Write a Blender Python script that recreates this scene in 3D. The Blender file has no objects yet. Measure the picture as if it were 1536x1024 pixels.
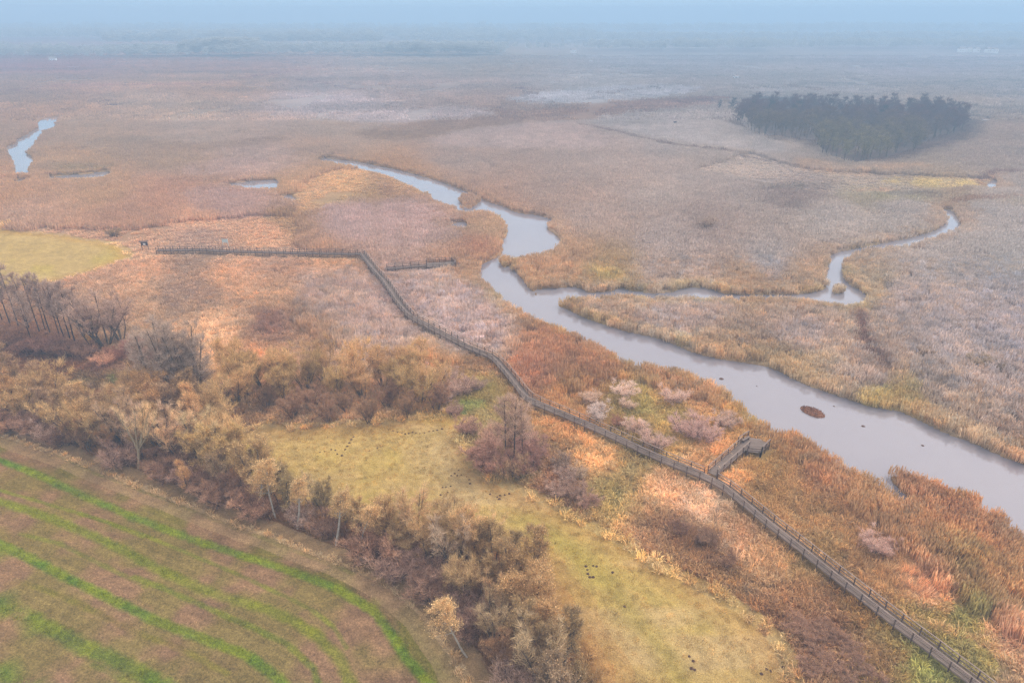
import bpy, math, random
import numpy as np
R = math.radians
SC = bpy.context.scene
COL = SC.collection
rng = np.random.default_rng(7)
random.seed(7)

# ------------------------------------------------------------------ camera model
H = 60.0; F = 1024.0; CX, CY = 768.0, 512.0
PITCH = math.atan((512.0 - 20.0) / F)
sp, cp = math.sin(PITCH), math.cos(PITCH)
SIGMA = 0.00092
AIR = np.array([.30, .43, .60])
KALB = 0.53

def g(px, py, h=0.0):
    u = (px - CX) / F; v = (py - CY) / F
    t = (H - h) / (sp + v * cp)
    return (u * t, (cp - v * sp) * t)

def G(pts, h=0.0):
    return np.array([g(p[0], p[1], p[2] if len(p) > 2 else h) for p in pts])

def proj(X, Y, Z=0.0):
    d = Y * cp + (H - Z) * sp
    d = np.maximum(d, 1.0)
    return CX + F * X / d, CY + F * ((H - Z) * cp - Y * sp) / d

def lin(c):
    c = np.asarray(c, float) / 255.0
    return np.where(c <= .04045, c / 12.92, ((c + .055) / 1.055) ** 2.4)

def dehaze(c, d):
    T = np.exp(-SIGMA * np.asarray(d))[..., None]
    return np.clip((lin(c) - AIR * (1 - T)) / T, .02, .8) * KALB

def soften(c, k):
    l = (c * np.array([.3, .55, .15])).sum(-1, keepdims=True)
    return l + (c - l) * k

def alb(c):
    return tuple(float(v) for v in np.clip(lin(c) * KALB, 0.004, .8))

# ------------------------------------------------------------------ noise
def _hash(i, j, s):
    n = (i.astype(np.int64) * 374761393 + j.astype(np.int64) * 668265263 + s * 1442695041) & 0xFFFFFFFF
    n = ((n ^ (n >> 13)) * 1274126177) & 0xFFFFFFFF
    return ((n ^ (n >> 16)) & 0xFFFF) / 65535.0

def vnoise(x, y, s=0):
    i = np.floor(x); j = np.floor(y); fx = x - i; fy = y - j
    fx = fx * fx * (3 - 2 * fx); fy = fy * fy * (3 - 2 * fy)
    a = _hash(i, j, s); b = _hash(i + 1, j, s); c = _hash(i, j + 1, s); d = _hash(i + 1, j + 1, s)
    return (a * (1 - fx) + b * fx) * (1 - fy) + (c * (1 - fx) + d * fx) * fy

def fbm(x, y, s=0, o=4):
    r = 0; a = .5; t = 0
    for k in range(o):
        r = r + a * vnoise(x * 2 ** k + 17.3 * k, y * 2 ** k - 9.1 * k, s + k); t += a; a *= .5
    return r / t

def sstep(a, b, x):
    t = np.clip((x - a) / (b - a), 0, 1); return t * t * (3 - 2 * t)

# ------------------------------------------------------------------ polygons
def seg_dist(X, Y, P, closed):
    n = len(P); best = np.full(X.shape, 1e18)
    for k in range(n if closed else n - 1):
        ax, ay = P[k]; bx, by = P[(k + 1) % n]
        dx, dy = bx - ax, by - ay
        L = dx * dx + dy * dy + 1e-12
        t = np.clip(((X - ax) * dx + (Y - ay) * dy) / L, 0, 1)
        best = np.minimum(best, (X - ax - t * dx) ** 2 + (Y - ay - t * dy) ** 2)
    return np.sqrt(best)

def inside(X, Y, P):
    r = np.zeros(X.shape, bool); n = len(P)
    for k in range(n):
        ax, ay = P[k]; bx, by = P[(k + 1) % n]
        if ay == by: continue
        c = ((ay > Y) != (by > Y)) & (X < (bx - ax) * (Y - ay) / (by - ay) + ax)
        r ^= c
    return r

def sd(X, Y, P, pad=40.0):
    """signed distance, negative inside; far points get pad"""
    out = np.full(X.shape, pad)
    lo = P.min(0) - pad; hi = P.max(0) + pad
    m = (X > lo[0]) & (X < hi[0]) & (Y > lo[1]) & (Y < hi[1])
    if m.any():
        x = X[m]; y = Y[m]
        d = seg_dist(x, y, P, True); i = inside(x, y, P)
        out[m] = np.where(i, -d, d)
    return out

def ld(X, Y, P, pad=25.0):
    out = np.full(X.shape, 1e3)
    lo = P.min(0) - pad; hi = P.max(0) + pad
    m = (X > lo[0]) & (X < hi[0]) & (Y > lo[1]) & (Y < hi[1])
    if m.any(): out[m] = seg_dist(X[m], Y[m], P, False)
    return out

def smooth_poly(pts, it=1, closed=True):
    P = np.array(pts, float)
    for _ in range(it):
        Q = []
        n = len(P)
        for k in range(n if closed else n - 1):
            a = P[k]; b = P[(k + 1) % n]
            Q += [a * .75 + b * .25, a * .25 + b * .75]
        if not closed: Q = [P[0]] + Q + [P[-1]]
        P = np.array(Q)
    return P

# ------------------------------------------------------------------ water outlines (photo trace -> ground plane)
n_ = 1.15
far_bank = [(480,236),(510,239),(540,243),(570,249),(595,254),(625,262),(660,272),(690,284),(712,293),(730,303),(755,309),(765,316),(785,320),
 (805,322),(828,329),(818,337),(816,342),(828,350),(836,358),(837,366),(833,373),(812,376.5,n_),(785,379,n_),(772,385,n_),(766,392),(763,402),(775,413),
 (785,425),(791,434),(800,438),(812,432),(830,433),(850,430),(868,431),(878,439),(905,438),(925,436),(930,431),(945,436),(965,438),(985,440),(1015,438),
 (1028,431),(1060,431),(1075,437),(1090,441),(1120,442),(1160,442),(1205,441),(1222,439),(1240,434),(1248,430),(1240,418),(1240,409),(1247,395),
 (1250,385),(1256,379),(1275,375),(1305,369),(1340,362),(1370,357),(1400,348),(1418,340),(1427,332),(1420,319),(1420,312),(1425,316),(1436,330),
 (1436,340,.6),(1415,347.8,.6),(1378,360.8,.6),(1345,365.8,.6),(1310,371.8,.6),(1275,377.8,.6),(1267,385),(1260,400),(1262,415),(1270,427),(1285,432),(1295,440),(1293,449,n_),(1285,453,n_),(1260,452,n_),
 (1230,449,n_),(1205,442.8,n_),(1160,441.8,n_),(1090,441.8,n_),(1060,442.8,n_),(1010,442.8,n_),(960,440.8,n_),(925,437.8,n_),(870,442,n_),(832,446,n_),(824,450),(830,456),(845,462),(870,475),(905,487),(940,498),
 (985,507),(1010,517),(1040,530),(1090,541),(1140,547),(1170,558),(1200,575),(1250,592),(1290,606),(1330,615),(1350,617),(1380,632),(1420,652),
 (1460,665),(1490,680),(1536,698),(1600,720),(1720,760),(1900,820)]
near_bank = [(2000,1080),(1700,900),(1600,848),(1560,815),(1536,792),(1525,776),(1510,766),(1490,752),(1460,732),(1420,716),(1380,701),(1345,696),(1328,696),
 (1330,708),(1345,722),(1364,741),(1352,739),(1340,727),(1326,714),(1290,701),(1240,666),(1200,641),(1160,632),(1135,622),(1120,607),(1100,590),(1090,576),(1075,569),(1035,554),(1000,544),
 (945,538),(920,526),(895,509),(860,493),(830,482),(800,472),(780,459),(760,449),(750,437),(735,424),(722,415),(722,396),(728,388),(745,381),(760,373),(758,355),
 (767,341),(765,333),(752,321),(740,313),(715,313),(700,315),(683,314),(684,309),(702,309),(722,307),(705,305),(685,306),(668,303),(655,296),(648,289),(630,277),(615,271),(597,263),(580,256),(540,248),(510,243),(480,239)]
river_px = far_bank + [(p[0], p[1], n_) for p in near_bank]
RIVER = smooth_poly(G(river_px), 1)
def P_(pts, hs=None): return G(pts)
PONDS = {
 'creek': P_([(60,182),(68,177),(84,175),(80,184),(80,193),(63,198),(53,207,.8),(48,217,.8),(40,225),(36,230),(47,238),(45,248),(38,255),(42,260,.8),(25,260,.8),(23,243),(14,230),(12,219),(27,214),(28,208),(45,200),(58,192)]),
 'pool': P_([(76,264),(100,262),(120,261),(140,259),(158,256),(165,260,.8),(145,266,.8),(120,267,.8),(78,267,.8)]),
 'pond': P_([(332,277),(360,273),(380,271),(411,269),(415,274),(413,281,.8),(395,282,.8),(360,279,.8)]),
 'puddle': P_([(22,271),(32,268),(44,269),(30,273,.5)]),
 'pool_b': P_([(424,293),(432,292),(440,296,.6),(430,298,.6)]),
 'pool_c': P_([(678,337),(690,332),(699,335),(696,340,.7),(684,340,.7)]),
 'pool_d': P_([(1483,281,.6),(1486,274),(1494,270),(1495,274),(1490,281,.6)]),
}
ISLETS = [
          P_([(683,297),(690,292),(705,291),(720,294),(726,300),(712,305,1.),(690,305,1.)]),
          P_([(1240,431),(1262,429),(1275,431),(1272,435,.8),(1248,436,.8)]),
          P_([(1258,439),(1270,436),(1278,439),(1268,443,.7)]),
          P_([(742,388),(760,384),(775,386),(770,393,.8),(752,398,.8),(746,393)]),
          P_([(797,436),(805,434),(813,436),(808,440,.7),(797,440,.7)])]
def water_sd(X, Y, pad=30.0):
    d = sd(X, Y, RIVER, pad)
    for P in ISLETS:
        d = np.maximum(d, -sd(X, Y, P, pad))
    for P in PONDS.values():
        d = np.minimum(d, sd(X, Y, P, pad))
    return d

# ------------------------------------------------------------------ land cover control colours (as seen in daylight, air removed)
CTRL = [(50,95,154,150,154),(300,95,155,152,156),(700,95,150,156,168),(1000,95,148,160,178),(1400,95,150,162,182),(-300,95,150,148,150),(1900,95,150,162,182),
(50,130,160,149,146),(300,130,164,150,146),(600,130,160,154,160),(900,130,158,162,172),(1200,130,150,156,168),(1500,130,146,154,168),
(50,160,160,145,140),(250,160,164,152,148),(500,160,166,160,168),(750,160,156,144,145),(900,150,152,142,145),(1000,160,152,148,154),(1450,160,150,150,156),
(120,200,166,148,138),(300,200,168,152,145),(500,200,166,150,142),(800,200,166,152,150),(1000,200,162,154,155),(1130,200,162,152,148),(1500,200,152,144,145),
(130,240,170,146,128),(250,240,167,144,128),(400,240,172,150,142),(480,230,168,145,132),(700,240,166,147,140),(900,240,166,150,145),(1100,240,164,152,148),(1300,265,158,145,138),(1500,240,156,145,143),
(20,290,182,144,116),(150,285,178,144,118),(250,300,182,140,118),(350,300,176,142,130),(450,290,186,148,115),(520,270,188,150,112),(590,265,178,142,112),(560,295,160,132,105),(850,290,166,145,136),(1000,290,166,150,144),(1130,300,160,146,142),(1200,290,150,136,134),(1300,295,156,146,132),(1420,285,158,142,128),(1500,290,160,150,147),
(50,325,180,146,126),(200,330,178,140,118),(300,350,172,140,125),(430,330,160,130,105),(300,330,195,150,122),(400,345,190,145,118),(540,330,172,146,140),(600,330,168,142,136),(660,350,168,140,128),(720,340,172,138,115),(730,375,180,132,108),(900,330,168,147,138),(1050,335,158,140,134),(1250,330,164,152,148),(1350,320,162,150,146),(1500,330,162,152,150),
(230,400,190,146,118),(290,395,162,134,118),(320,415,185,142,115),(420,400,176,138,118),(500,400,182,140,112),(600,400,172,142,132),(690,405,176,136,112),(640,420,178,140,118),(850,400,178,140,112),(800,420,180,138,108),(900,410,172,140,105),(1000,400,166,146,135),(1000,360,168,150,143),(1150,400,162,150,146),(1120,425,175,142,118),(1200,425,172,142,120),(1400,400,160,148,144),(1520,400,158,150,149),(1300,440,165,145,125),
(250,450,156,128,114),(300,440,156,126,112),(220,445,185,145,118),(400,440,184,142,116),(500,450,172,142,130),(600,450,168,144,136),(900,455,172,142,128),(830,462,178,128,100),(1050,460,172,150,142),(1200,460,172,144,128),(1350,460,163,147,141),(1500,450,162,149,147),
(330,500,200,156,126),(400,490,150,116,104),(380,530,190,140,108),(450,510,170,132,112),(560,480,175,148,140),(600,510,172,146,136),(700,500,174,152,147),(690,470,170,148,140),(770,500,176,130,105),(850,520,175,125,100),(1000,500,166,146,138),(1200,510,166,148,142),(1400,510,162,147,143),(1500,500,164,149,146),
(330,560,190,150,116),(640,560,192,142,102),(710,560,165,125,98),(700,590,160,130,88),(800,560,176,126,104),(900,545,178,126,98),(1000,570,178,132,102),(1060,590,180,135,104),(1180,545,165,138,115),(1300,570,165,144,134),(1400,570,162,145,138),(1500,570,162,143,136),
(720,630,165,138,95),(850,600,172,128,92),(850,640,190,140,98),(950,610,162,136,90),(1000,640,168,136,88),(1100,630,184,140,88),(1180,650,175,125,90),(1450,620,165,142,128),(1350,605,170,142,100),
(900,690,190,146,105),(950,700,165,135,95),(980,670,170,135,85),(1150,690,172,132,88),(1080,690,188,140,100),(1250,700,176,125,95),(1000,730,195,150,118),
(910,740,165,135,88),(1050,760,200,158,136),(1000,790,168,124,95),(1150,740,170,128,88),(1300,740,172,128,94),(1450,750,170,116,88),(1380,720,172,118,92),
(860,740,150,115,90),(1100,810,188,142,112),(1040,820,150,112,85),(1200,790,172,130,92),(1350,800,170,126,94),(1500,800,168,118,90),
(1080,870,158,118,86),(1150,850,185,140,104),(1220,840,168,130,88),(1300,870,168,124,88),(1400,880,190,138,106),(1500,870,164,124,90),(1450,850,165,128,88),
(1180,920,160,115,85),(1240,940,148,110,86),(1290,920,140,106,70),(1380,950,150,125,75),(1450,935,150,130,78),(1520,960,180,134,108),
(1230,1000,146,110,86),(1330,1000,148,116,80),(1390,1000,152,138,80),(1470,1000,158,136,84),(1525,1020,170,134,108),(1200,1100,130,92,68),(1500,1150,160,128,90),
(50,560,130,100,75),(300,620,130,98,72),(500,780,125,90,66),(750,900,130,95,68),(850,1024,135,98,68),(150,640,120,84,64),(780,700,165,135,95),(830,720,165,120,98)]
_c = np.array(CTRL, float)
_cd = np.hypot(np.hypot(*np.array([g(a, b) for a, b in _c[:, :2]]).T), H)
CTRL_A = dehaze(_c[:, 2:], _cd)

def PP(*pts): return smooth_poly(G([(a, b) for a, b in pts]), 1)
FIELD = G([(-400,560),(0,662),(100,697),(200,737),(300,777),(400,815),(500,853),(570,888),(620,932),(660,987),(690,1050),(720,1200),(-900,1200)])
VERGE = G([(-400,535),(0,641),(100,673),(200,710),(300,750),(400,788),(500,827),(585,862),(650,917),(705,980),(748,1050),(760,1200),(-900,1200)])
MEADOW = PP((300,730),(350,650),(400,634),(460,638),(520,636),(600,630),(640,624),(690,626),(705,640),(698,660),(700,685),(708,705),(740,724),(790,737),(812,752),(850,771),(900,796),(960,830),(1040,872),(1100,906),(1140,936),(1172,966),(1190,1000),(1196,1060),(1190,1200),(900,1200),(890,1060),(860,980),(820,910),(790,850),(750,830),(690,820),(600,805),(500,785),(400,745))
MEADOW_W = G([(-600,290),(0,339),(60,346),(120,357),(165,365),(190,372),(200,378),(192,387),(165,398),(130,410),(60,425),(0,432),(-600,440)])
HEDGE = G([(-400,520),(0,560),(80,560),(120,600),(200,590),(230,560),(310,560),(330,620),(350,680),(420,740),(520,775),(600,790),(680,805),(760,825),(790,850),(830,920),(870,980),(900,1060),(900,1200),(740,1200),(700,985),(650,925),(580,872),(500,838),(400,800),(300,762),(200,722),(100,684),(0,650),(-400,545)])
SEDGE = [PP((180,345),(250,335),(330,325),(430,315),(470,330),(450,360),(480,385),(548,388),(520,410),(470,430),(440,470),(470,510),(560,530),(640,540),(740,548),(790,602),(850,600),(880,575),(930,565),(980,580),(1060,600),(1120,640),(1180,672),(1260,735),(1320,790),(1390,850),(1450,900),(1536,960),(1750,1100),(1700,1250),(600,1250),(600,1000),(300,600),(-300,560),(-600,430),(-300,330)),
         PP((450,270),(490,255),(560,250),(610,262),(640,285),(645,297),(600,300),(540,300),(500,315),(440,330),(430,300)),
         PP((1010,262),(1090,268),(1160,285),(1200,295),(1330,300),(1480,282),(1500,268),(1440,265),(1300,262),(1180,250),(1120,225))]
# patches: outline, seen colour, strength
PATCH = [(PP((1320,272),(1400,266),(1470,270),(1478,279),(1440,283),(1360,279)),(186,165,95),.8),
 (PP((1130,290),(1190,270),(1240,275),(1250,280),(1170,290)),(120,118,120),.6),
 (PP((1240,290),(1330,280),(1400,290),(1420,298),(1330,300)),(128,122,120),.6),
 (PP((1280,285),(1340,282),(1345,290),(1290,296)),(190,155,130),.6),
 (PP((1310,300),(1380,298),(1390,306),(1320,308)),(160,152,110),.5),
 (PP((1500,305),(1560,298),(1600,310),(1520,312)),(170,155,100),.6),
 (PP((1190,243),(1240,250),(1290,258),(1380,250),(1400,255),(1300,266),(1200,258)),(185,155,130),.7),
 (PP((1140,285),(1200,290),(1230,310),(1180,325),(1130,310)),(138,125,125),.5),
 (PP((540,198),(600,190),(700,180),(780,170),(900,160),(1000,148),(1100,146),(1060,158),(960,170),(870,182),(780,190),(700,198),(660,210),(560,218),(530,208)),(152,132,122),.6),
 (PP((760,150),(810,140),(900,132),(1020,128),(1060,135),(1000,145),(900,155),(820,160)),(160,168,182),.8),
 (PP((520,178),(600,166),(680,160),(750,172),(700,182),(600,188),(480,186)),(170,164,172),.6),
 (PP((640,208),(780,188),(860,190),(930,215),(900,230),(760,225),(660,225)),(172,156,155),.6),
 (PP((860,186),(1000,165),(1080,162),(1180,215),(1180,240),(1050,220),(950,205)),(160,156,160),.7),
 (PP((190,215),(330,218),(430,210),(420,225),(260,232)),(158,138,128),.5),
 (PP((260,255),(320,245),(400,240),(410,262),(320,268),(200,270)),(176,152,146),.6),
 (PP((60,228),(70,240),(100,258),(130,256),(180,245),(160,235),(90,220)),(182,148,105),.5),
 (PP((80,250),(140,254),(170,250),(150,258),(100,262)),(152,138,88),.7),
 (PP((250,290),(340,285),(430,290),(440,310),(360,328),(270,318)),(174,146,140),.6),
 (PP((470,320),(500,305),(560,300),(630,308),(690,330),(680,350),(640,380),(550,375),(480,355)),(178,150,146),.7),
 (PP((545,300),(560,278),(600,272),(630,285),(632,298),(590,304)),(150,120,104),.6),
 (PP((455,315),(480,300),(520,292),(560,296),(590,304),(520,312)),(168,142,88),.5),
 (PP((440,410),(500,400),(560,412),(590,450),(620,480),(600,500),(520,500),(450,460)),(176,148,140),.7),
 (PP((590,420),(640,400),(700,430),(770,470),(785,500),(760,545),(700,520),(640,490)),(180,157,152),.8),
 (PP((700,345),(730,325),(745,316),(762,332),(755,352),(740,365)),(170,148,120),.35),
 (PP((870,410),(900,405),(940,415),(960,425),(900,428)),(188,160,98),.6),
 (PP((215,400),(260,385),(310,392),(320,405),(280,412),(240,410)),(150,126,114),.4),
 (PP((225,455),(260,440),(330,440),(345,460),(300,475),(250,472)),(146,120,108),.5),
 (PP((250,365),(300,340),(310,350),(290,372)),(150,125,118),.6),
 (PP((330,480),(400,470),(450,490),(430,520),(360,525)),(145,112,102),.5),
 (PP((300,490),(350,470),(380,480),(340,500),(320,510)),(212,166,134),.7),
 (PP((300,525),(340,520),(360,545),(330,560),(300,550)),(205,158,122),.6),
 (PP((90,572),(120,560),(190,560),(200,575),(130,592),(95,590)),(110,124,64),.9),
 (PP((690,610),(712,606),(715,618),(700,624)),(110,150,70),.9),
 (PP((700,560),(745,575),(760,600),(720,600)),(158,142,80),.6),
 (PP((905,590),(960,575),(1010,590),(1030,620),(990,640),(950,625)),(160,142,88),.45),
 (PP((1040,730),(1100,760),(1090,800),(1040,790),(1000,750)),(200,166,136),.5),
 (PP((920,735),(960,730),(985,760),(960,780),(915,765)),(160,142,92),.4),
 (PP((1310,585),(1370,600),(1350,614),(1300,606)),(184,166,98),.6),
 (PP((1170,925),(1240,920),(1300,950),(1330,1000),(1260,1030),(1200,1010)),(146,110,86),.6),
 (PP((1010,790),(1060,800),(1110,840),(1090,870),(1030,840)),(132,100,78),.6),
 (PP((1370,985),(1410,980),(1440,1030),(1380,1030)),(158,152,78),.5),
 (PP((1410,935),(1450,945),(1490,990),(1470,1000),(1420,960)),(156,142,84),.45),
 (PP((1350,600),(1380,630),(1420,650),(1450,650),(1400,620),(1370,600)),(180,134,100),.6),
 (PP((1100,140),(1130,200),(1250,230),(1310,255),(1400,235),(1470,205),(1470,170),(1300,165)),(104,96,84),.6),
]
STROKE = [  # ditches and tracks: line, width, seen colour, strength
 (G([(870,190),(930,203),(1000,219),(1100,232),(1150,242)]),1.6,(118,112,120),.7),
 (G([(440,120),(520,132),(640,152),(760,168),(770,172)]),3.0,(140,128,132),.6),
 (G([(785,132),(800,148),(830,162)]),2.5,(130,125,135),.6),
 (G([(900,142),(960,135),(1020,130)]),3.0,(128,124,135),.6),
 (G([(1100,135),(1200,132),(1300,150),(1400,155),(1536,172)]),3.5,(130,132,142),.6),
 (G([(0,140),(100,130),(300,128),(500,100)]),4.0,(146,130,130),.5),
 (G([(150,155),(185,160)]),3.0,(110,90,85),.8),
 (G([(1075,178),(1120,195),(1170,215)]),3.0,(120,116,118),.6),
 (G([(1420,311),(1440,303),(1500,300),(1560,298)]),1.5,(150,122,96),.8),
 (G([(1480,282),(1470,270),(1490,262),(1536,262)]),2.0,(130,112,95),.7),
 (G([(1286,470),(1290,495),(1296,520)]),1.1,(110,85,78),.8),
 (G([(1300,530),(1320,540),(1328,558)]),1.0,(105,85,72),.8),
 (G([(1150,790),(1250,850),(1340,920),(1460,960),(1560,1010)]),.5,(200,150,118),.5),
]
BAND = [ # green drill rows of the field
 (G([(-300,610),(0,690),(60,713),(130,745),(200,775),(290,808),(370,835),(440,857),(510,885),(560,915),(590,955),(610,985),(650,1030)]),.62,(122,148,42),1.0),
 (G([(-300,665),(0,752),(50,767),(110,790),(180,822),(250,860),(330,893),(400,912),(440,930),(480,957),(510,987),(535,1040)]),.72,(138,148,54),.85),
 (G([(-300,720),(0,815),(60,845),(110,870),(170,900),(240,932),(300,955),(360,977),(400,1002),(440,1040)]),.62,(118,146,40),1.0),
 (G([(-300,800),(0,905),(50,930),(110,960),(170,988),(220,1012),(270,1045)]),.95,(118,142,44),.95),
 (G([(-200,930),(0,1002),(30,1020),(80,1050)]),.6,(120,144,60),.9),
 (G([(0,735),(60,752),(140,775),(215,805)]),.3,(132,138,76),.7),
 (G([(120,770),(200,795),(280,828),(340,853),(400,880),(470,915),(500,940),(520,970)]),.3,(134,142,78),.75),
 (G([(200,865),(240,880),(300,905),(380,940),(430,965),(470,1000),(480,1030)]),.4,(126,142,72),.75),
 (G([(0,862),(60,880),(120,905),(200,945),(280,975),(340,1010)]),.4,(135,128,70),.4),
 (G([(30,800),(90,815),(150,845),(220,880)]),.35,(120,130,66),.45),
 (G([(140,995),(180,1015),(220,1040)]),.35,(115,132,60),.6),
 (G([(60,668),(150,712),(260,752),(350,790),(450,828),(530,860)]),.35,(124,124,66),.6),
 (G([(560,905),(600,935),(640,980),(660,1020)]),1.0,(128,126,78),.4),
]

BOARD_PX = [(236,375.5),(300,375),(345,377),(400,378.5),(470,380),(543,381),(562,406),(577,422),(600,456),(617,476),(660,499),(700,520),(740,536),(760,558),(775,577),(790,597),(802,604),(840,620),(880,637),(920,655),(960,674),(1000,692),(1040,708),(1062,717),(1090,733),(1120,757),(1160,790),(1200,821),(1250,861),(1290,892),(1340,931),(1400,976),(1440,1007),(1480,1037),(1560,1098)]
ZD = .85
BOARD = G(BOARD_PX, ZD)
SPUR1 = G([(1062,716),(1117,668)], ZD); SPUR2 = G([(571,404),(640,398)], ZD)
PLAT1 = G([(1107,664),(1122,655),(1138,657),(1154,667),(1142,679),(1121,677)], ZD)
PLAT2 = G([(640,394),(678,392),(684,398),(678,401),(640,401)], ZD)
def board_clear(X, Y):
    d = np.minimum(ld(X, Y, BOARD, 10), np.minimum(ld(X, Y, SPUR1, 10), ld(X, Y, SPUR2, 10)))
    d = np.where(sd(X, Y, PLAT1, 5) < .3, 0, d); d = np.where(sd(X, Y, PLAT2, 5) < .3, 0, d)
    return d

def evaluate(X, Y):
    X = np.asarray(X, float); Y = np.asarray(Y, float)
    n = X.size
    D = np.hypot(X, Y)
    wa = .6 + D * .012
    ws = np.clip(D * .05, 3, 40)
    # organic wobble of every cover boundary
    s1 = 6.0; s2 = 40.0
    nx = (fbm(X / s1, Y / s1, 3, 3) - .5) * 2.2 + (fbm(X / s2, Y / s2, 5, 3) - .5) * np.clip(D * .02, 0, 8)
    ny = (fbm(X / s1, Y / s1, 11, 3) - .5) * 2.2 + (fbm(X / s2, Y / s2, 13, 3) - .5) * np.clip(D * .035, 0, 16)
    Xw = X + nx; Yw = Y + ny
    px, py = proj(Xw, Yw)
    py = np.maximum(py, 30)
    col = np.zeros((n, 3)); W = np.zeros(n)
    sy = np.interp(_c[:, 1], [80, 200, 400, 700, 1100], [14, 22, 34, 45, 60])
    sx = np.interp(_c[:, 1], [80, 200, 400, 700, 1100], [90, 60, 45, 50, 70])
    for k in range(len(_c)):
        r2 = ((px - _c[k, 0]) / sx[k]) ** 2 + ((py - _c[k, 1]) / sy[k]) ** 2 + .06
        w = 1 / (r2 * r2); W += w; col += w[:, None] * CTRL_A[k]
    col /= W[:, None]
    dist = np.hypot(D, H)
    # broad mottling of the marsh
    m = fbm(X / 14, Y / 22, 31, 4) - .5
    m2 = fbm(X / 3.5, Y / 3.5, 37, 3) - .5
    col = col * (1 + np.interp(D, [120, 230], [.5, .22]) * m + np.clip(.85 - D / 330, .15, .7) * m2)[:, None]
    warm = (fbm(X / 24, Y / 30, 41, 3) - .5)
    col = col * np.stack([1 + .08 * warm, 1 - .01 * warm, 1 - .14 * warm], 1)
    def blend(w, seen, var=None):
        nonlocal col
        mk = w > .002
        if not mk.any(): return
        c = dehaze(np.array(seen), dist[mk])
        if var is not None: c = c * var[mk][:, None]
        col[mk] = col[mk] * (1 - w[mk])[:, None] + c * w[mk][:, None]
    var = 1 + .35 * m + .35 * m2
    brk = np.where(D > 330, .9, 1) * (.3 + .7 * sstep(.38, .56, fbm(X / np.clip(D * .02, 2, 12), Y / np.clip(D * .03, 3, 24), 43, 3)))
    brk = np.where(D > 330, 1.0, brk)
    for P, c, s in PATCH:
        cy = P[:, 1].mean(); f = .8 + cy * .012
        d = sd(Xw, Yw, P, 40)
        blend(sstep(f, -f, d) * s * brk, c, var)
    for P, w_, c, s in STROKE:
        d = ld(X + nx * .25, Y + ny * .12, P, 30)
        blend(np.exp(-(d / w_) ** 2) * s, c)
    # river margins
    wd = water_sd(X, Y, 30)
    jj = fbm(X / 5, Y / 5, 51, 3)
    marg = sstep(7, 1.0, wd + (jj - .5) * 12)
    blend(marg * .34, (182, 146, 114), var)
    blend(marg * .5 * sstep(.55, .7, jj), (172, 148, 88), var)
    kind = np.ones(n, int); hgt = np.full(n, 2.2); mead = np.zeros(n); furrow = np.zeros(n); fieldm = np.zeros(n)
    hgt = hgt * (.8 + .45 * fbm(X / 9, Y / 9, 61, 3))
    hgt = np.where(wd < 7, hgt * .78, hgt)
    bd = board_clear(X, Y); hgt = hgt * np.interp(bd, [0, 3, 7], [.3, .4, 1.0])
    for P in SEDGE:
        mk = sd(Xw, Yw, P, 20) < 0
        kind[mk] = 2
    kind = np.where((kind == 2) & (fbm(X / 16, Y / 16, 71, 3) > .70), 3, kind)
    # meadows
    for P, cs in ((MEADOW, ((212,184,126),(198,178,108),(218,190,142))), (MEADOW_W, ((206,182,134),(192,176,114),(212,188,142)))):
        d = sd(X + nx * .8, Y + ny * .8, P, 40) + (fbm(X / .8, Y / .8, 87, 2) - .5) * 1.2
        w = sstep(.6, -.6, d)
        a = fbm(X / 9 + Y / 30, Y / 14, 81, 4); b = fbm(X / 20, Y / 5, 83, 3)
        v = 1 + .5 * (fbm(X / 1.1 + Y * .2, Y / 1.1, 85, 3) - .5) + .3 * (a - .5)
        blend(w, cs[0], v)
        blend(w * sstep(.45, .62, a) * .6, cs[1], v)
        blend(w * sstep(.5, .68, b) * .7, cs[2], v)
        blend(w * sstep(-5, -.5, d) * .5, (200, 160, 112), v)
        mead = np.maximum(mead, w); kind[w > .4] = 0
        if P is MEADOW:
            q = PP((640,660),(690,655),(690,700),(720,740),(700,760),(650,720),(620,690))
            blend(w * sstep(3, -3, sd(X + nx, Y + ny, q, 20)) * .6, (208, 186, 146), v)
            q = PP((780,800),(830,850),(900,930),(950,1040),(880,1040),(830,920),(780,850))
            blend(w * sstep(2, -2, sd(X + nx, Y + ny, q, 20)) * .7, (196, 150, 104), v)
            q = G([(790,780),(860,830),(930,900),(1000,980),(1040,1060)])
            blend(w * np.exp(-(ld(X + nx * .6, Y + ny * .6, q, 20) / 1.6) ** 2) * .6, (188, 172, 100), v)
    # hedge floor
    d = sd(X + nx * .5, Y + ny * .5, HEDGE, 20)
    hm = sstep(1, -1, d)
    blend(hm * .9 * (1 - mead * .0), (140, 106, 82), 1 + .8 * m2)
    kind[hm > .5] = 4
    # verge + field
    dv = sd(X + nx * .3, Y + ny * .3, VERGE, 20)
    blend(sstep(.5, -.5, dv), (206, 164, 122), 1 + .9 * m2)
    kind[(dv < 4) & (kind < 4)] = 4
    kind[dv < 0] = 5
    df = sd(X + nx * .18, Y + ny * .18, FIELD, 30)
    fw = sstep(.3, -.3, df)
    fn = fbm(X / 1.2, Y / 1.2, 91, 4)
    soil = 1 + .6 * (fn - .5) + .25 * (fbm(X / 8, Y / 8, 93, 3) - .5)
    blend(fw, (165, 135, 111), soil)
    gm = fbm(X / 5, Y / 5, 95, 3); blend(fw * sstep(.36, .62, gm) * .6, (144, 138, 86), soil)
    edge = fw * np.exp(-((df + 1.2) / 1.0) ** 2) * .5 * sstep(.3, .6, gm)
    blend(edge, (120, 122, 66), soil)
    fieldm = fw; kind[df < -.2] = 6
    near = (df < 3)
    if near.any():
        furrow[near] = seg_dist(X[near], Y[near], BAND[0][0], False)
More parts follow.
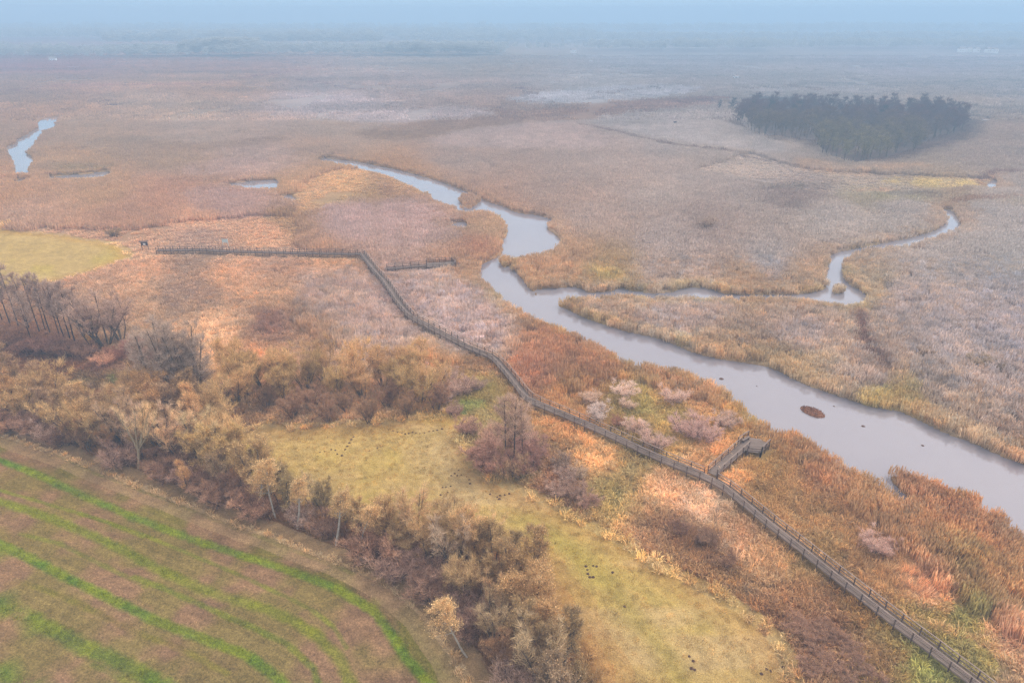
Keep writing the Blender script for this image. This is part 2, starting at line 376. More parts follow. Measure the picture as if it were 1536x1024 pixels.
    for P, w_, c, s in BAND:
        d = ld(X + nx * .10, Y + ny * .10, P, 12)
        edge = d / (w_ * .88) + (fbm(X / .7, Y / .7, 97, 3) - .5) * .7
        w = sstep(1.6, .35, edge) * s * (.6 + .6 * fbm(X / 4, Y / 4, 99, 2))
        yel = sstep(.45, .62, fbm(X / 3.2, Y / 3.2, 103, 2))
        blend(np.clip(w, 0, 1) * fw, c, 1 + .5 * (fbm(X / .9, Y / .9, 101, 2) - .5))
        blend(np.clip(w, 0, 1) * fw * yel * .6, (158, 164, 48), 1 + 0 * yel)
    # bed of the waters
    blend(sstep(.3, -.6, wd), (92, 78, 60))
    kind[wd < .5] = 9
    other = (1 - np.maximum(mead, fieldm))[:, None]
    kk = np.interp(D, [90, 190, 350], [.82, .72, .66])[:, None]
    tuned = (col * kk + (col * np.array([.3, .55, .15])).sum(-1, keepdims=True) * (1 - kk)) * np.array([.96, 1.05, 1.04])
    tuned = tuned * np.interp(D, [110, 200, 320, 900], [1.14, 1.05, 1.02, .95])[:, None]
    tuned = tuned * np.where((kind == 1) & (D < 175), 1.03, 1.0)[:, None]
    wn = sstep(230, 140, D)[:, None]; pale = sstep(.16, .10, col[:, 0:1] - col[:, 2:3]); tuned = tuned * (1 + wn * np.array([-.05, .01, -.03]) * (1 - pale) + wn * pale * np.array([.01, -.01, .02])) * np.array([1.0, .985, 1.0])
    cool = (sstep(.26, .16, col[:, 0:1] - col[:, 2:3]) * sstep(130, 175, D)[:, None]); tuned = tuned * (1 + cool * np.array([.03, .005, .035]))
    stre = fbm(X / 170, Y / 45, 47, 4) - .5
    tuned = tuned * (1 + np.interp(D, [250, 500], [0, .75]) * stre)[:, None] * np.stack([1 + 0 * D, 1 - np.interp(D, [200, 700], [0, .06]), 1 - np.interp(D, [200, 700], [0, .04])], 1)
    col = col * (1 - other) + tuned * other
    return np.clip(col, .01, .75), kind, hgt, wd, mead, fieldm, furrow, px, py

# ------------------------------------------------------------------ helpers: objects
def link(o): COL.objects.link(o); return o
def tag(o, label=None, cat=None, group=None, kind=None):
    if label: o['label'] = label
    if cat: o['category'] = cat
    if group: o['group'] = group
    if kind: o['kind'] = kind
    return o
def empty(name, loc, rz=0.0):
    o = bpy.data.objects.new(name, None); o.location = loc; o.rotation_euler = (0, 0, rz)
    o.empty_display_size = .5
    return link(o)
def mesh_np(name, V, Fc, attrs=None, mat=None):
    """V (n,3); Fc list of arrays of equal-length faces"""
    me = bpy.data.meshes.new(name)
    V = np.asarray(V, np.float32)
    if not isinstance(Fc, (list, tuple)): Fc = [Fc]
    Fc = [np.asarray(f, np.int32) for f in Fc if len(f)]
    tot = np.concatenate([np.full(len(f), f.shape[1], np.int32) for f in Fc])
    idx = np.concatenate([f.ravel() for f in Fc])
    me.vertices.add(len(V)); me.vertices.foreach_set('co', V.ravel())
    me.loops.add(len(idx)); me.loops.foreach_set('vertex_index', idx)
    me.polygons.add(len(tot))
    st = np.concatenate([[0], np.cumsum(tot)[:-1]]).astype(np.int32)
    me.polygons.foreach_set('loop_start', st); me.polygons.foreach_set('loop_total', tot)
    for k, (t, a) in (attrs or {}).items():
        at = me.attributes.new(k, t, 'POINT')
        if t == 'FLOAT': at.data.foreach_set('value', np.asarray(a, np.float32))
        elif t == 'INT': at.data.foreach_set('value', np.asarray(a, np.int32))
        elif t == 'FLOAT_VECTOR': at.data.foreach_set('vector', np.asarray(a, np.float32).ravel())
        elif t == 'FLOAT_COLOR':
            a4 = np.ones((len(a), 4), np.float32); a4[:, :3] = a; at.data.foreach_set('color', a4.ravel())
    me.update(calc_edges=True); me.validate()
    if mat: me.materials.append(mat)
    return me
def obj(name, me, parent=None, loc=(0, 0, 0)):
    o = bpy.data.objects.new(name, me); o.location = loc
    if parent is not None: o.parent = parent
    return link(o)

class MB:
    def __init__(s): s.V = []; s.F = []; s.n = 0
    def add(s, V, F):
        s.V.append(np.asarray(V, float)); s.F += [[i + s.n for i in f] for f in F]; s.n += len(V)
    def box(s, c, size, ax=(1, 0, 0), up=(0, 0, 1)):
        ax = np.array(ax, float); ax /= np.linalg.norm(ax); up = np.array(up, float)
        sd_ = np.cross(up, ax); sd_ /= np.linalg.norm(sd_); up = np.cross(ax, sd_)
        c = np.array(c, float); a, b, d = [q / 2 for q in size]
        V = [c + ax * a * i + sd_ * b * j + up * d * k for i in (-1, 1) for j in (-1, 1) for k in (-1, 1)]
        s.add(V, [(0, 1, 3, 2), (4, 6, 7, 5), (0, 4, 5, 1), (2, 3, 7, 6), (0, 2, 6, 4), (1, 5, 7, 3)])
    def bar(s, a, b, w, h):
        a = np.array(a, float); b = np.array(b, float); L = np.linalg.norm(b - a)
        if L < 1e-6: return
        up = (0, 0, 1) if abs((b - a)[2]) < .9 * L else (1, 0, 0)
        s.box((a + b) / 2, (L, w, h), b - a, up)
    def prism(s, poly, z0, z1):
        n = len(poly); V = [(p[0], p[1], z0) for p in poly] + [(p[0], p[1], z1) for p in poly]
        s.add(V, [tuple(range(n))[::-1], tuple(range(n, 2 * n))] + [(i, (i + 1) % n, n + (i + 1) % n, n + i) for i in range(n)])
    def build(s, name, mat, parent=None, loc=(0, 0, 0)):
        me = bpy.data.meshes.new(name)
        V = np.concatenate(s.V) - np.array(loc) if parent is None else np.concatenate(s.V)
        me.from_pydata(V.tolist(), [], s.F); me.update(); me.materials.append(mat)
        return obj(name, me, parent, loc if parent is None else (0, 0, 0))

# ------------------------------------------------------------------ materials
def mat(name):
    m = bpy.data.materials.new(name); m.use_nodes = True; nt = m.node_tree
    for n in list(nt.nodes): nt.nodes.remove(n)
    o = nt.nodes.new('ShaderNodeOutputMaterial'); return m, nt, o
def N(nt, t, **k):
    n = nt.nodes.new(t)
    for a, b in k.items(): setattr(n, a, b)
    return n
def attr(nt, name, typ='GEOMETRY'):
    n = N(nt, 'ShaderNodeAttribute'); n.attribute_name = name; n.attribute_type = typ; return n
def math_(nt, op, a, b=None, c=None):
    n = N(nt, 'ShaderNodeMath', operation=op)
    for i, v in enumerate((a, b, c)):
        if v is None: continue
        if isinstance(v, (int, float)): n.inputs[i].default_value = v
        else: nt.links.new(v, n.inputs[i])
    return n.outputs[0]
def vscale(nt, v, s):
    n = N(nt, 'ShaderNodeVectorMath', operation='SCALE'); nt.links.new(v, n.inputs[0])
    if isinstance(s, (int, float)): n.inputs['Scale'].default_value = s
    else: nt.links.new(s, n.inputs['Scale'])
    return n.outputs[0]
def noise(nt, scale, detail=4, vec=None, rough=.6):
    n = N(nt, 'ShaderNodeTexNoise'); n.inputs['Scale'].default_value = scale; n.inputs['Detail'].default_value = detail; n.inputs['Roughness'].default_value = rough
    if vec: nt.links.new(vec, n.inputs['Vector'])
    q = math_(nt, 'MULTIPLY_ADD', n.outputs['Fac'], 2.6, -.8); nt.nodes[-1].use_clamp = True
    return q
def simple(name, c, rough=.8, var=.35, scale=3.0, spec=.2):
    m, nt, o = mat(name)
    b = N(nt, 'ShaderNodeBsdfPrincipled'); b.inputs['Roughness'].default_value = rough; b.inputs['Specular IOR Level'].default_value = spec
    tc = N(nt, 'ShaderNodeTexCoord'); f = noise(nt, scale, 4, tc.outputs['Object'])
    rgb = N(nt, 'ShaderNodeRGB'); rgb.outputs[0].default_value = (*c, 1)
    s = math_(nt, 'MULTIPLY_ADD', f, 2 * var, 1 - var)
    nt.links.new(vscale(nt, rgb.outputs[0], s), b.inputs['Base Color']); nt.links.new(b.outputs[0], o.inputs[0])
    return m

def ground_mat():
    m, nt, o = mat('marsh_ground')
    b = N(nt, 'ShaderNodeBsdfPrincipled'); b.inputs['Roughness'].default_value = .95; b.inputs['Specular IOR Level'].default_value = .05
    ge = N(nt, 'ShaderNodeNewGeometry'); pos = ge.outputs['Position']
    c = attr(nt, 'gcol').outputs['Color']; fm = attr(nt, 'fieldm').outputs['Fac']; fu = attr(nt, 'furrow').outputs['Fac']; md = attr(nt, 'mead').outputs['Fac']
    n1 = noise(nt, 1.1, 6, pos, .7); n2 = noise(nt, 7.0, 4, pos, .7); n3 = noise(nt, .18, 5, pos, .6)
    a = math_(nt, 'MULTIPLY_ADD', n1, .36, .82)
    a2 = math_(nt, 'MULTIPLY_ADD', n2, .8, .6)
    a3 = math_(nt, 'MULTIPLY_ADD', n3, .16, .92)
    s = math_(nt, 'MULTIPLY', a, a2); s = math_(nt, 'MULTIPLY', s, a3)
    # drill rows of the field
    w = math_(nt, 'MULTIPLY_ADD', n1, 1.2, math_(nt, 'MULTIPLY', fu, 6.6))
    sn = math_(nt, 'SINE', w); rows = math_(nt, 'MULTIPLY', math_(nt, 'MULTIPLY', math_(nt, 'MULTIPLY', sn, n2), .10), fm)
    w2 = math_(nt, 'SINE', math_(nt, 'MULTIPLY_ADD', n3, 3.0, math_(nt, 'MULTIPLY', fu, 3.1)))
    rows2 = math_(nt, 'MULTIPLY', math_(nt, 'MULTIPLY', math_(nt, 'MULTIPLY', w2, n1), .08), fm)
    s = math_(nt, 'MULTIPLY', s, math_(nt, 'ADD', math_(nt, 'ADD', rows, rows2), 1.0))
    n4 = noise(nt, 3.4, 5, pos, .8)
    s = math_(nt, 'MULTIPLY', s, math_(nt, 'ADD', math_(nt, 'MULTIPLY', math_(nt, 'MULTIPLY_ADD', n4, .7, -.35), math_(nt, 'MULTIPLY_ADD', fm, 1.2, .4)), 1.0))
    nt.links.new(vscale(nt, c, s), b.inputs['Base Color'])
    bp = N(nt, 'ShaderNodeBump'); bp.inputs['Strength'].default_value = .55; bp.inputs['Distance'].default_value = .25
    hh = math_(nt, 'ADD', math_(nt, 'MULTIPLY', n1, 1.0), math_(nt, 'ADD', math_(nt, 'MULTIPLY', n2, .5), rows))
    nt.links.new(hh, bp.inputs['Height']); nt.links.new(bp.outputs[0], b.inputs['Normal'])
    nt.links.new(b.outputs[0], o.inputs[0]); return m

def water_mat():
    m, nt, o = mat('river_water')
    b = N(nt, 'ShaderNodeBsdfPrincipled')
    b.inputs['Roughness'].default_value = .03; b.inputs['IOR'].default_value = 1.5
    b.inputs['Metallic'].default_value = WATER_METAL
    ge = N(nt, 'ShaderNodeNewGeometry')
    f = noise(nt, .05, 3, ge.outputs['Position'])
    mx = N(nt, 'ShaderNodeMix', data_type='RGBA'); nt.links.new(f, mx.inputs['Factor'])
    mx.inputs[6].default_value = (*WATER_A, 1); mx.inputs[7].default_value = (*WATER_B, 1)
    nt.links.new(mx.outputs[2], b.inputs['Base Color'])
    bp = N(nt, 'ShaderNodeBump'); bp.inputs['Strength'].default_value = .05; bp.inputs['Distance'].default_value = .05
    nt.links.new(noise(nt, 1.6, 3, ge.outputs['Position']), bp.inputs['Height']); nt.links.new(bp.outputs[0], b.inputs['Normal'])
    nt.links.new(b.outputs[0], o.inputs[0]); return m
WATER_METAL = .30
WATER_A = (.222, .214, .25); WATER_B = (.25, .238, .268)

def veg_mat(name, src='INSTANCER', gain=1.0, amp=1.0):
    m, nt, o = mat(name)
    if src == 'INSTANCER': c = attr(nt, 'icol', 'INSTANCER').outputs['Color']
    else: c = N(nt, 'ShaderNodeObjectInfo').outputs['Color']
    t = attr(nt, 'tone').outputs['Fac']
    s = math_(nt, 'MULTIPLY', math_(nt, 'MULTIPLY_ADD', t, amp, 1 - amp / 2), gain)
    cc = vscale(nt, c, s)
    d = N(nt, 'ShaderNodeBsdfDiffuse'); tr = N(nt, 'ShaderNodeBsdfTranslucent'); mx = N(nt, 'ShaderNodeMixShader'); mx.inputs[0].default_value = .42
    nt.links.new(cc, d.inputs[0]); nt.links.new(cc, tr.inputs[0])
    nt.links.new(d.outputs[0], mx.inputs[1]); nt.links.new(tr.outputs[0], mx.inputs[2]); nt.links.new(mx.outputs[0], o.inputs[0])
    return m
M_GROUND = ground_mat(); M_WATER = water_mat()
M_REED = veg_mat('reed_blades', gain=2.75, amp=.55); M_SEDGE = veg_mat('sedge_blades', gain=3.0, amp=.9); M_GRASS = veg_mat('short_grass', gain=1.75, amp=.8)
M_TWIG = veg_mat('twigs', 'OBJECT', 2.4)
M_WOOD = simple('weathered_boards', alb((158, 140, 130)), .9, .25, .35)
M_RAIL = simple('pale_rail', alb((172, 152, 140)), .85, .3, 1.0)
M_POST = simple('weathered_posts', alb((124, 102, 92)), .9, .4, 2.0)
M_BARK = simple('tree_bark', alb((128, 112, 96)), .95, .4, 3.0)
M_PALE = simple('pale_bark', alb((205, 182, 146)), .9, .2, 2.0)
M_BARKD = simple('dark_bark', alb((98, 82, 74)), .95, .4, 3.0)
M_BIRCH = simple('birch_bark', alb((215, 205, 190)), .8, .3, 4.0)
M_SOIL = simple('mole_soil', alb((112, 84, 68)), 1, .4, 8.0)
M_WHITE = simple('white_render', (.8, .8, .8), .7, .05)
M_ROOF = simple('roof_tiles', (.25, .2, .19), .8, .2)
M_DARK = simple('dark_timber', (.07, .05, .045), .9, .3)
M_BOARD = simple('pale_board', (.50, .55, .53), .6, .2)

# ------------------------------------------------------------------ ground sheet: fan of quads around the viewing area, finer where nearer
dep = np.concatenate([np.linspace(75, 52, 24), np.arange(51.6, 12, -.085), np.arange(12, 3.0, -.055), np.linspace(2.9, .86, 60)])
rad = H / np.tan(np.radians(dep))
ang = np.radians(np.concatenate([np.arange(-80, -44, 1.5), np.arange(-44, 44, .085), np.arange(44, 81, 1.5)]))
RR, AA = np.meshgrid(rad, ang, indexing='ij')
GX = (RR * np.sin(AA)).ravel(); GY = (RR * np.cos(AA)).ravel()
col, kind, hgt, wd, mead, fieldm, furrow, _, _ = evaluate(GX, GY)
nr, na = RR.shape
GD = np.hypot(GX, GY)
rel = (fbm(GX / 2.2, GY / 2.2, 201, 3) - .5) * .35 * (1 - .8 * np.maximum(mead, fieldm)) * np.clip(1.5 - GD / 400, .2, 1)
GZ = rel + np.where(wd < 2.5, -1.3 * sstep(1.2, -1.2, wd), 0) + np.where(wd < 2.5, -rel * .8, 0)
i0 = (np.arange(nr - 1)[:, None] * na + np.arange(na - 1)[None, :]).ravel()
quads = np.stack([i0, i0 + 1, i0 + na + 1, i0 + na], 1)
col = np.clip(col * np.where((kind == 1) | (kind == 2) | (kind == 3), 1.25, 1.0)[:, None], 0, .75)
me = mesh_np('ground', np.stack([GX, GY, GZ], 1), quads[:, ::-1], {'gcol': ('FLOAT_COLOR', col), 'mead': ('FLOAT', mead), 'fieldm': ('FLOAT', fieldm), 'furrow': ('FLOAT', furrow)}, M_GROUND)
me.polygons.foreach_set('use_smooth', np.ones(len(quads), bool))
o = obj('ground', me); tag(o, kind='structure')
del col, quads

# ------------------------------------------------------------------ water sheets
import mathutils
def water(name, P, z=-.42, grow=1.6):
    c = P.mean(0)
    vs = [mathutils.Vector((float(a), float(b), 0)) for a, b in P]
    tri = mathutils.geometry.tessellate_polygon([vs])
    # push the rim under the banks
    n = len(P); Q = []
    area = sum(P[i][0] * P[(i + 1) % n][1] - P[(i + 1) % n][0] * P[i][1] for i in range(n))
    sg = 1 if area > 0 else -1
    for i in range(n):
        t = P[(i + 1) % n] - P[i - 1]; t /= (np.linalg.norm(t) + 1e-9)
        Q.append(P[i] + sg * grow * np.array([t[1], -t[0]]))
    V = [(a, b, z) for a, b in Q]
    me = bpy.data.meshes.new(name); me.from_pydata(V, [], [tuple(t) for t in tri])
    me.update(); me.materials.append(M_WATER)
    # all normals up
    fl = [p for p in me.polygons if p.normal.z < 0]
    if fl:
        V2 = [tuple(v.co) for v in me.vertices]; F2 = [tuple(p.vertices)[::-1] if p.normal.z < 0 else tuple(p.vertices) for p in me.polygons]
        me = bpy.data.meshes.new(name); me.from_pydata(V2, [], F2); me.update(); me.materials.append(M_WATER)
    return tag(obj(name, me), kind='structure')
lo = RIVER.min(0) - 6; hi = RIVER.max(0) + 6
me = bpy.data.meshes.new('river_water'); me.from_pydata([(lo[0], lo[1], -.42), (hi[0], lo[1], -.42), (hi[0], hi[1], -.42), (lo[0], hi[1], -.42)], [], [(0, 1, 2, 3)]); me.update(); me.materials.append(M_WATER)
tag(obj('river_water', me), kind='structure')
for k, P in PONDS.items(): water('pond_water', P, z=-.40)

# ------------------------------------------------------------------ plant tufts for the ground cover
PROTO = bpy.data.collections.new('plant_tufts')
def tuft(name, n, rad, h0, h1, w0, w1, lean, seed, material, plume=0.0, arch=0.0, square=False):
    r = np.random.default_rng(seed)
    if square: bx = r.uniform(-rad, rad, n); by = r.uniform(-rad, rad, n)
    else:
        a = r.uniform(0, 2 * np.pi, n); q = rad * np.sqrt(r.uniform(0, 1, n)); bx = q * np.cos(a); by = q * np.sin(a)
    h = r.uniform(h0, h1, n); w = r.uniform(w0, w1, n)
    la = r.uniform(0, 2 * np.pi, n); lm = r.uniform(.2, 1, n) * lean * h
    if arch: la = np.arctan2(by, bx) + r.normal(0, .7, n)
    dx = np.cos(la) * lm; dy = np.sin(la) * lm
    fa = r.uniform(0, np.pi, n); fx = np.cos(fa); fy = np.sin(fa)
    V = []; F = []; T = []
    lv = [(0, .7, 0), (.5, 1.0, .3), (.85, .8 + plume, .75)]
    k = len(lv) * 2 + 1
    arr = np.zeros((n, k, 3))
    for i, (t, ww, ll) in enumerate(lv):
        zz = h * t * (1 - arch * .25 * t)
        for j, s in enumerate((-1, 1)):
            arr[:, i * 2 + j, 0] = bx + dx * ll + s * fx * w * ww / 2
            arr[:, i * 2 + j, 1] = by + dy * ll + s * fy * w * ww / 2
            arr[:, i * 2 + j, 2] = zz - .1 * (t == 0)
    arr[:, -1, 0] = bx + dx * 1.15; arr[:, -1, 1] = by + dy * 1.15; arr[:, -1, 2] = h * (1 - arch * .45)
    base = (np.arange(n) * k)[:, None]
    q1 = base + np.array([[0, 1, 3, 2]]); q2 = base + np.array([[2, 3, 5, 4]]); t1 = base + np.array([[4, 5, 6]])
    tone = np.repeat(np.clip(r.normal(.5, .28, n), 0, 1.2), k)
    me = mesh_np(name, arr.reshape(-1, 3), [np.concatenate([q1, q2]), t1], {'tone': ('FLOAT', tone)}, material)
    o = bpy.data.objects.new(name, me); PROTO.objects.link(o); return o

def coll_of(name, objs):
    c = bpy.data.collections.new(name)
    for o in objs: c.objects.link(o)
    return c
C_REED = coll_of('reeds_near', [tuft('reed_a%d' % i, 70, .95, 1.2, 2.35, .035, .09, .16, 100 + i, M_REED, .6) for i in range(5)])
C_REEDF = coll_of('reeds_mid', [tuft('reed_b%d' % i, 110, 2.6, 1.3, 2.4, .10, .22, .14, 120 + i, M_REED, .5, square=False) for i in range(5)])
C_REEDX = coll_of('reeds_far', [tuft('reed_c%d' % i, 160, 8.5, 1.1, 2.3, .3, .7, .12, 140 + i, M_REED, .4) for i in range(4)])
C_SEDGE = coll_of('sedge_near', [tuft('sedge_a%d' % i, 46, .5, .35, .85, .03, .085, .9, 160 + i, M_SEDGE, .0, .9) for i in range(6)])
C_GRASS = coll_of('grass_near', [tuft('grass_a%d' % i, 34, .55, .08, .26, .03, .07, .7, 180 + i, M_GRASS, .0, .5) for i in range(4)])
C_BRUSH = coll_of('brush_near', [tuft('brush_a%d' % i, 90, .8, .5, 1.35, .02, .055, .55, 190 + i, M_SEDGE, .0, .3) for i in range(4)])

def gn_scatter(name, X, Y, Z, rotz, scl, idx, colr, coll, label, cat, tilt=.12):
    n = len(X)
    me = bpy.data.meshes.new(name)
    me.vertices.add(n); me.vertices.foreach_set('co', np.stack([X, Y, Z], 1).astype(np.float32).ravel())
    def A(k, t, a):
        at = me.attributes.new(k, t, 'POINT')
        a = np.asarray(a, np.float32 if t != 'INT' else np.int32)
        at.data.foreach_set({'INT': 'value', 'FLOAT_VECTOR': 'vector', 'FLOAT_COLOR': 'color'}[t], a.ravel())
    A('rot', 'FLOAT_VECTOR', np.stack([rng.normal(0, tilt, n), rng.normal(0, tilt, n), rotz], 1))
    A('scl', 'FLOAT_VECTOR', scl); A('pick', 'INT', idx)
    c4 = np.ones((n, 4)); c4[:, :3] = colr; A('icol', 'FLOAT_COLOR', c4)
    me.update()
    ng = bpy.data.node_groups.new(name + '_nodes', 'GeometryNodeTree')
    ng.interface.new_socket('Geometry', in_out='INPUT', socket_type='NodeSocketGeometry')
    ng.interface.new_socket('Geometry', in_out='OUTPUT', socket_type='NodeSocketGeometry')
    gi = ng.nodes.new('NodeGroupInput'); go = ng.nodes.new('NodeGroupOutput')
    ci = ng.nodes.new('GeometryNodeCollectionInfo'); ci.inputs['Collection'].default_value = coll
    ci.inputs['Separate Children'].default_value = True; ci.inputs['Reset Children'].default_value = True
    m2p = ng.nodes.new('GeometryNodeMeshToPoints')
    ip = ng.nodes.new('GeometryNodeInstanceOnPoints'); ip.inputs['Pick Instance'].default_value = True
    def na_(nm, dt):
        q = ng.nodes.new('GeometryNodeInputNamedAttribute'); q.data_type = dt; q.inputs['Name'].default_value = nm
        return [s for s in q.outputs if s.enabled and s.name == 'Attribute'][0]
    L = ng.links.new
    L(gi.outputs[0], m2p.inputs['Mesh']); L(m2p.outputs[0], ip.inputs['Points']); L(ci.outputs[0], ip.inputs['Instance'])
    L(na_('pick', 'INT'), ip.inputs['Instance Index'])
    e2r = ng.nodes.new('FunctionNodeEulerToRotation'); L(na_('rot', 'FLOAT_VECTOR'), e2r.inputs[0]); L(e2r.outputs[0], ip.inputs['Rotation'])
    L(na_('scl', 'FLOAT_VECTOR'), ip.inputs['Scale']); L(ip.outputs[0], go.inputs[0])
    o = obj(name, me); md = o.modifiers.new('scatter', 'NODES'); md.node_group = ng
    return tag(o, label, cat, kind='stuff')

def grid_pts(y0, y1, step, half=.84, seed=0, extra=12):
    r = np.random.default_rng(seed)
    ys = np.arange(y0, y1, step)
    X = []; Y = []
    for y in ys:
        hw = y * half + extra
        xs = np.arange(-hw, hw, step)
        X.append(xs + r.uniform(-.5, .5, len(xs)) * step * 1.2); Y.append(y + r.uniform(-.5, .5, len(xs)) * step * 1.2)
    return np.concatenate(X), np.concatenate(Y)

def relief(X, Y, wd):
    return (fbm(X / 2.2, Y / 2.2, 201, 3) - .5) * .3 - np.where(wd < 2.0, 1.1 * sstep(1.0, -.6, wd), 0)

WOOD = G([(1103,187),(1128,206),(1218,215),(1228,234),(1263,246),(1288,250),(1333,241),(1368,232),(1408,211),(1441,201),(1441,185),(1378,175),(1228,171),(1128,169)])

def scatter_cover():
    # near ground: sedge, brush, reeds
    X, Y = grid_pts(36, 175, .62, seed=1)
    c, kind, hgt, wd, mead, fm, fu, px, py = evaluate(X, Y)
    bc = board_clear(X, Y); n = len(X); u = rng.uniform(0, 1, n)
    jit = (1 + rng.normal(0, .14, n))[:, None]; hue = rng.normal(0, .05, n)
    c = c * jit * np.stack([1 + hue, np.ones(n), 1 - hue * 1.6], 1)
    z = relief(X, Y, wd)
    ok = (wd > .5) & (bc > .95)
    def put(name, m, coll, np_, sc, label, cat, tilt=.12, sz=None):
        k = int(m.sum())
        if not k: return
        s = sc[m][:, None] * np.stack([rng.uniform(.85, 1.2, k), rng.uniform(.85, 1.2, k), rng.uniform(.7, 1.3, k) if sz is None else sz[m]], 1)
        gn_scatter(name, X[m], Y[m], z[m], rng.uniform(0, 6.283, k), s, rng.integers(0, np_, k), np.clip(soften(c[m], .95), .01, .8), coll, label, cat, tilt)
    one = np.ones(n)
    dk = fbm(X / 4, Y / 4, 301, 3)
    put('sedge_tussocks', ok & (kind == 2) & (u < .62 + .3 * (dk > .5)), C_SEDGE, 6, one * rng.uniform(.8, 1.35, n), 'tan and orange sedge tussocks on the wet ground beside the boardwalk', 'sedge')
    put('brush_cover', ok & ((kind == 3) & (u < .45)), C_BRUSH, 4, one * rng.uniform(.6, .95, n), 'low brown brushwood patches scattered through the sedge', 'brush', .2)
    m = ok & (kind == 1) & (u < .46) & (dk > .22)
    put('riverside_reeds', m, C_REED, 5, one, 'rust coloured reeds standing in a belt along the river banks', 'reeds', .1, np.clip(hgt / 2.2, .4, 1.3) * .85 * rng.uniform(.8, 1.15, n))
    c = np.where((kind == 5)[:, None], c * .72, c); put('verge_grass', (kind == 5) & (fm < .3) & (u < .8), C_SEDGE, 6, one * rng.uniform(.5, .85, n), 'dry tan grass along the edge of the striped field', 'grass')
    dvv = sd(X, Y, VERGE, 6); put('hedge_undergrowth', (kind == 4) & (dvv > .1) & (u < .6), C_BRUSH, 4, one * rng.uniform(.6, 1.0, n), 'reddish brown bramble undergrowth below the hedge trees', 'undergrowth', .25)
    # meadow: short tufts only
    put('meadow_grass', (mead > .6) & (u < .6) & (Y < 150), C_GRASS, 4, one * rng.uniform(.45, .8, n), 'short yellow green grass of the near meadow', 'grass')
    # field sprouts
    grn = (c[:, 1] > c[:, 0] * 1.0)
    put('field_sprouts', (fm > .8) & grn & (u < .8), C_GRASS, 4, one * rng.uniform(.5, .8, n), 'bright green crop rows across the brown field', 'crop')
    # middle distance
    X, Y = grid_pts(175, 430, 1.75, seed=2)
    c, kind, hgt, wd, mead, fm, fu, px, py = evaluate(X, Y)
    bc = board_clear(X, Y); n = len(X); u = rng.uniform(0, 1, n); z = relief(X, Y, wd)
    c = c * (1 + rng.normal(0, .06, n))[:, None]
    dk = fbm(X / 8, Y / 14, 303, 3)
    wood = sd(X, Y, WOOD, 20) < 0
    m = (kind == 1) & (wd > 2.4) & (bc > 2.6) & (dk > .20) & ~wood
    put_m = lambda name, m, coll, np_, s, lab, cat: gn_scatter(name, X[m], Y[m], z[m], rng.uniform(0, 6.283, int(m.sum())), s[m], rng.integers(0, np_, int(m.sum())), np.clip(soften(c[m], .95), .01, .8), coll, lab, cat, .08)
    hs = np.clip(hgt / 2.2, .35, 1.3) * .8
    S = np.stack([np.ones(n), np.ones(n), hs * rng.uniform(.8, 1.2, n)], 1)
    put_m('marsh_reeds', m, C_REEDF, 5, S, 'pale grey beige reed bed of the open marsh beyond the river', 'reeds')
    m = (kind == 1) & (wd > .5) & (wd <= 2.4) & (bc > 1.2)
    S1 = np.stack([np.ones(n) * .9, np.ones(n) * .9, hs * .9], 1)
    put_m('bank_reeds', m, C_REED, 5, S1, 'orange brown reeds fringing the far water edges', 'reeds')
    m = (kind == 2) & (wd > 1.0) & (bc > 1.5) & (u < .8) & ~wood
    S2 = np.stack([np.ones(n) * 2.0, np.ones(n) * 2.0, np.ones(n) * rng.uniform(.6, 1.0, n)], 1)
    put_m('distant_sedge', m, C_SEDGE, 6, S2, 'low tan sedge on the far side of the long straight boardwalk', 'sedge')
    # far
    X, Y = grid_pts(430, 1150, 6.0, seed=3)
    c, kind, hgt, wd, mead, fm, fu, px, py = evaluate(X, Y)
    n = len(X); u = rng.uniform(0, 1, n); z = np.zeros(n)
    c = c * (1 + rng.normal(0, .10, n))[:, None]
    dk = fbm(X / 30, Y / 60, 305, 3)
    wood = sd(X, Y, WOOD, 20) < 0
    m = (kind == 1) & (wd > 9) & (dk > .36) & ~wood
    S = np.stack([np.ones(n), np.ones(n), rng.uniform(.4, .75, n)], 1)
    put_m('far_reeds', m, C_REEDX, 4, S, 'hazy grey reed beds of the distant marsh plain', 'reeds')
scatter_cover()

# ------------------------------------------------------------------ trees
def tube(V, F, pts, rads, sides):
    """append tapered tube; V list, F list"""
    pts = np.array(pts); n = len(pts)
    a = np.linspace(0, 2 * np.pi, sides, endpoint=False)
    base = sum(len(v) for v in V)
    for i in range(n):
        t = pts[min(i + 1, n - 1)] - pts[max(i - 1, 0)]; t /= np.linalg.norm(t) + 1e-9
        u = np.cross(t, (0.3, 1, 0.1)); u /= np.linalg.norm(u) + 1e-9; w = np.cross(t, u)
        V.append(pts[i] + rads[i] * (np.cos(a)[:, None] * u + np.sin(a)[:, None] * w))
    for i in range(n - 1):
        for k in range(sides):
            b = base + i * sides; F.append((b + k, b + (k + 1) % sides, b + sides + (k + 1) % sides, b + sides + k))

